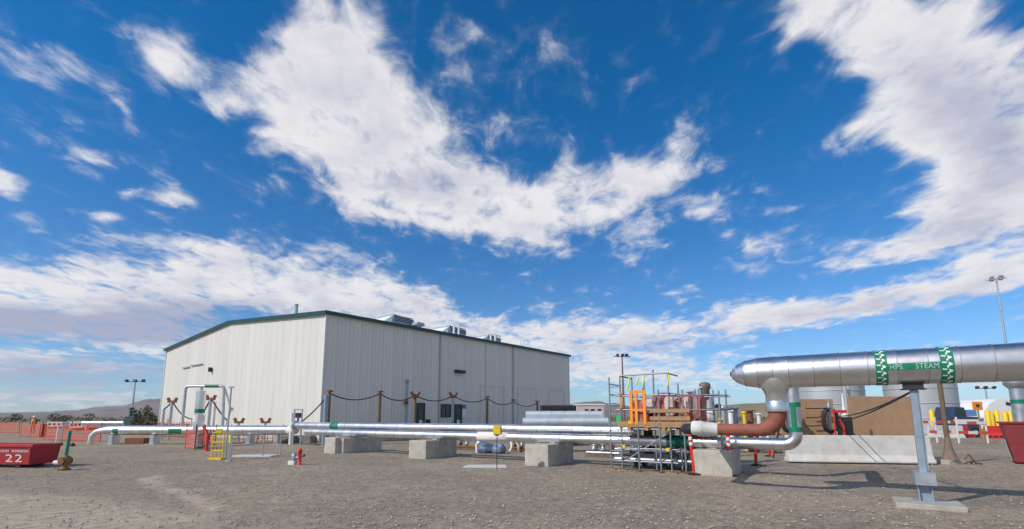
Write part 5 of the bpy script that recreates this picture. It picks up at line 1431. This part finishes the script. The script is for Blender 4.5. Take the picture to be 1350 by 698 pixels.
b = MB(); b.tube([(0,0,p0.z), (p1.x-p0.x,0,p0.z)], .26, 14); b.build('pipe', ALU2, t)
for f in (.1, .5, .9):
    b = MB(); b.box((p1.x-p0.x)*f-.12, (p1.x-p0.x)*f+.12, -.15, .15, -.02, p0.z-.24); b.build('support', GALV, t)
# dark teal plant with uprights below the lamp mast
tp_ = thing('teal_plant', 'dark teal pump plant with uprights left of the shed gable', 'plant', (at(163, 560, 52).x, 52, 0), 0)
def zf(py): return at(170, py, 52).z
TEAL = M('dark teal paint', (.03,.075,.085), .6, 0, .3, 4)
Lx = at(177, 560, 52).x - at(163, 560, 52).x
b = MB(); b.box(0, Lx, 0, 1.5, -.02, zf(549)); b.build('housing', TEAL, tp_, .03)
for x, py in ((.25, 538), (.55, 541), (.85, 545)):
    b = MB(); b.tube([(Lx*x, .5, zf(549)-.02), (Lx*x, .5, zf(py))], .22-.08*x, 10); b.lathe([(.26, 0), (.26, .1), (.08, .16)], (Lx*x, .5, zf(py)-.1), 10); b.build('stack', TEAL, tp_)
b = MB(); b.tube([(-.5, .3, .4), (0.02, .3, .4)], .12, 8); b.build('inlet', GALV, tp_)
# leafy helper
def leaf_cloud(b, c, rad, n, size, rnd, drop=.25):
    for i in range(n):
        while True:
            d = Vector((rnd.uniform(-1,1), rnd.uniform(-1,1), rnd.uniform(-1,1)))
            if .25 < d.length < 1: break
        if mnoise.noise(d*2.3 + Vector(c)*.7) < -drop: continue
        p = Vector((c[0]+d.x*rad[0], c[1]+d.y*rad[1], c[2]+d.z*rad[2]))
        u = Vector((rnd.gauss(0,1), rnd.gauss(0,1), rnd.gauss(0,1))).normalized(); v = u.cross(Vector((rnd.gauss(0,1), rnd.gauss(0,1), rnd.gauss(0,1)))).normalized()
        s = size*rnd.uniform(.6, 1.4)
        b.add([p-u*s, p+v*s*.5, p+u*s, p-v*s*.5], [(0,1,2,3)])
def tree(px, pyt, Y, w, label, mat, seed, grp='trees and bushes by the gable'):
    rnd = random.Random(seed); p = at(px, pyt, Y); h = p.z
    t = thing('bush_tree', label, 'tree', (p.x, Y, 0), 0, grp)
    b = MB(); b.tube([(0,0,-.1), (.05,0,h*.35), (-.05,.05,h*.7)], [.10, .07, .03], 7)
    for k in range(5):
        q = rnd.uniform(0, 6.28); z0 = h*rnd.uniform(.15, .5); b.tube([(0,0,z0), (w*.5*cos(q), w*.5*sin(q), z0+h*.25)], [.05, .015], 5)
    b.build('trunk', WOOD, t)
    b = MB(); leaf_cloud(b, (0,0,h*.55), (w, w, h*.46), 500, .11, rnd); leaf_cloud(b, (w*.2, 0, h*.8), (w*.45, w*.45, h*.22), 140, .10, rnd); b.build('crown', mat, t)
tree(193.5, 535, 50, .75, 'brownish green pointed bush tree between the teal plant and the gable', LEAFB, 3)
tree(200.5, 545, 49, .55, 'lower brown bush next to the gable edge', LEAFB, 4)
tree(183, 547, 51, .6, 'small dark bush right of the teal plant', LEAF, 6)
# sage flats: scrub too dense to count
rnd = random.Random(21); b = MB()
for i in range(420):
    Y = rnd.uniform(150, 330); x = rnd.uniform(-1.35, 1.3)*Y; h = rnd.uniform(.8, 2.1) * (1.4 if rnd.random() < .1 else 1)
    leaf_cloud(b, (x, Y, h*.5), (h*rnd.uniform(.9,1.8), h, h*.55), 34, .34, rnd, .5)
o = b.build('sage_scrub', SAGE); struct(o, 'stuff'); tag(o, 'olive and tan sage scrub along the horizon beyond the yard', 'scrub')
for i, (px, pyt, Y, w, lab) in enumerate(((22, 545.5, 150, 1.6, 'round olive tree on the horizon above the worker'), (73, 545, 160, 1.8, 'olive tree on the horizon above the pale trailer'), (118, 544.8, 165, 1.9, 'olive tree on the horizon above the white hut'), (87, 547, 155, 1.7, 'small olive tree on the horizon right of the trailer'))):
    rnd = random.Random(40+i); p = at(px, pyt, Y); h = p.z
    t = thing('horizon_tree', lab, 'tree', (p.x, Y, 0), 0, 'olive trees on the horizon')
    bb = MB(); bb.tube([(0,0,-.1), (0,0,h*.6)], [.16, .06], 6); bb.build('trunk', WOOD, t)
    bb = MB(); leaf_cloud(bb, (0,0,h*.6), (w, w, h*.42), 200, .25, rnd); bb.build('crown', LEAF, t)

# worker in orange vest behind the far fence
wp = G(27, 573.0)
wk = thing('person', 'worker in orange vest and white hard hat standing behind the far net fence', 'person', (wp.x, wp.y+1.2, 0), R(20))
me = bpy.data.meshes.new('body')
V = [(0,0,.95), (0,0,1.15), (0,0,1.40), (0,0,1.52), (0,-.01,1.64), (.10,0,.90), (.11,-.02,.50), (.11,.01,.09), (.12,-.13,.04), (-.10,0,.90), (-.12,.02,.50), (-.13,.04,.09), (-.14,-.10,.04), (.19,0,1.40), (.25,.0,1.14), (.22,-.14,.95), (-.19,0,1.40), (-.25,.02,1.14), (-.24,-.08,.93)]
E = [(0,1),(1,2),(2,3),(3,4),(0,5),(5,6),(6,7),(7,8),(0,9),(9,10),(10,11),(11,12),(2,13),(13,14),(14,15),(2,16),(16,17),(17,18)]
Rr = [.14,.14,.15,.06,.10,.09,.065,.05,.045,.09,.065,.05,.045,.065,.05,.04,.065,.05,.04]
me.from_pydata(V, E, [])
body = bpy.data.objects.new('body', me); col.objects.link(body); body.parent = wk; body.modifiers.new('skin', 'SKIN')
for i, r in enumerate(Rr): me.skin_vertices[0].data[i].radius = (r, r*.85)
me.skin_vertices[0].data[0].use_root = True
me.materials.append(DENIM)
sub_ = body.modifiers.new('sub', 'SUBSURF'); sub_.levels = 1; sub_.render_levels = 2
b = MB(); b.lathe([(.19, .86), (.205, 1.0), (.20, 1.2), (.215, 1.38), (.12, 1.49)], (0,0,0), 16); [v.__setattr__('y', v.y*.78) for v in b.v]; b.build('vest', ORANGE, wk)
b = MB(); b.lathe([(.05, 1.50), (.085, 1.56), (.098, 1.64), (.095, 1.70), (.05, 1.76)], (0,-.01,0), 14); b.build('head', SKIN, wk)
b = MB(); b.lathe([(.15, 1.69), (.125, 1.70), (.115, 1.76), (.08, 1.81), (.02, 1.83)], (0,-.02,0), 14); b.build('hard_hat', WHITE, wk)
for s in (-1, 1):
    b = MB(); hp = Vector((.22 if s > 0 else -.24, -.15 if s > 0 else -.09, .91))
    for f in range(4): b.tube([hp+Vector((.018*(f-1.5), 0, .02)), hp+Vector((.020*(f-1.5), -.015, -.05)), hp+Vector((.018*(f-1.5), -.03, -.09+.01*abs(f-1)))], .009, 6)
    b.tube([hp+Vector((-s*.03, -.01, .02)), hp+Vector((-s*.05, -.03, -.03))], .010, 6); b.build('hand', SKIN, wk)

# ------------------------------------------------------------------ dry desert air between here and the hills
hz = MB(); hz.box(-8900, 8900, -55, 7000, -6, 190); o = hz.build('haze', None); struct(o, 'stuff'); tag(o, 'thin pale air before the distant hills', 'haze')
hm = bpy.data.materials.new('haze air'); hm.use_nodes = True; ht = hm.node_tree; ht.nodes.clear()
ho = ht.nodes.new('ShaderNodeOutputMaterial'); hv = ht.nodes.new('ShaderNodeVolumePrincipled'); ht.links.new(hv.outputs[0], ho.inputs['Volume'])
hv.inputs['Color'].default_value = (.80, .86, .97, 1); hv.inputs['Density'].default_value = .00006; hv.inputs['Anisotropy'].default_value = .2
o.data.materials.append(hm)
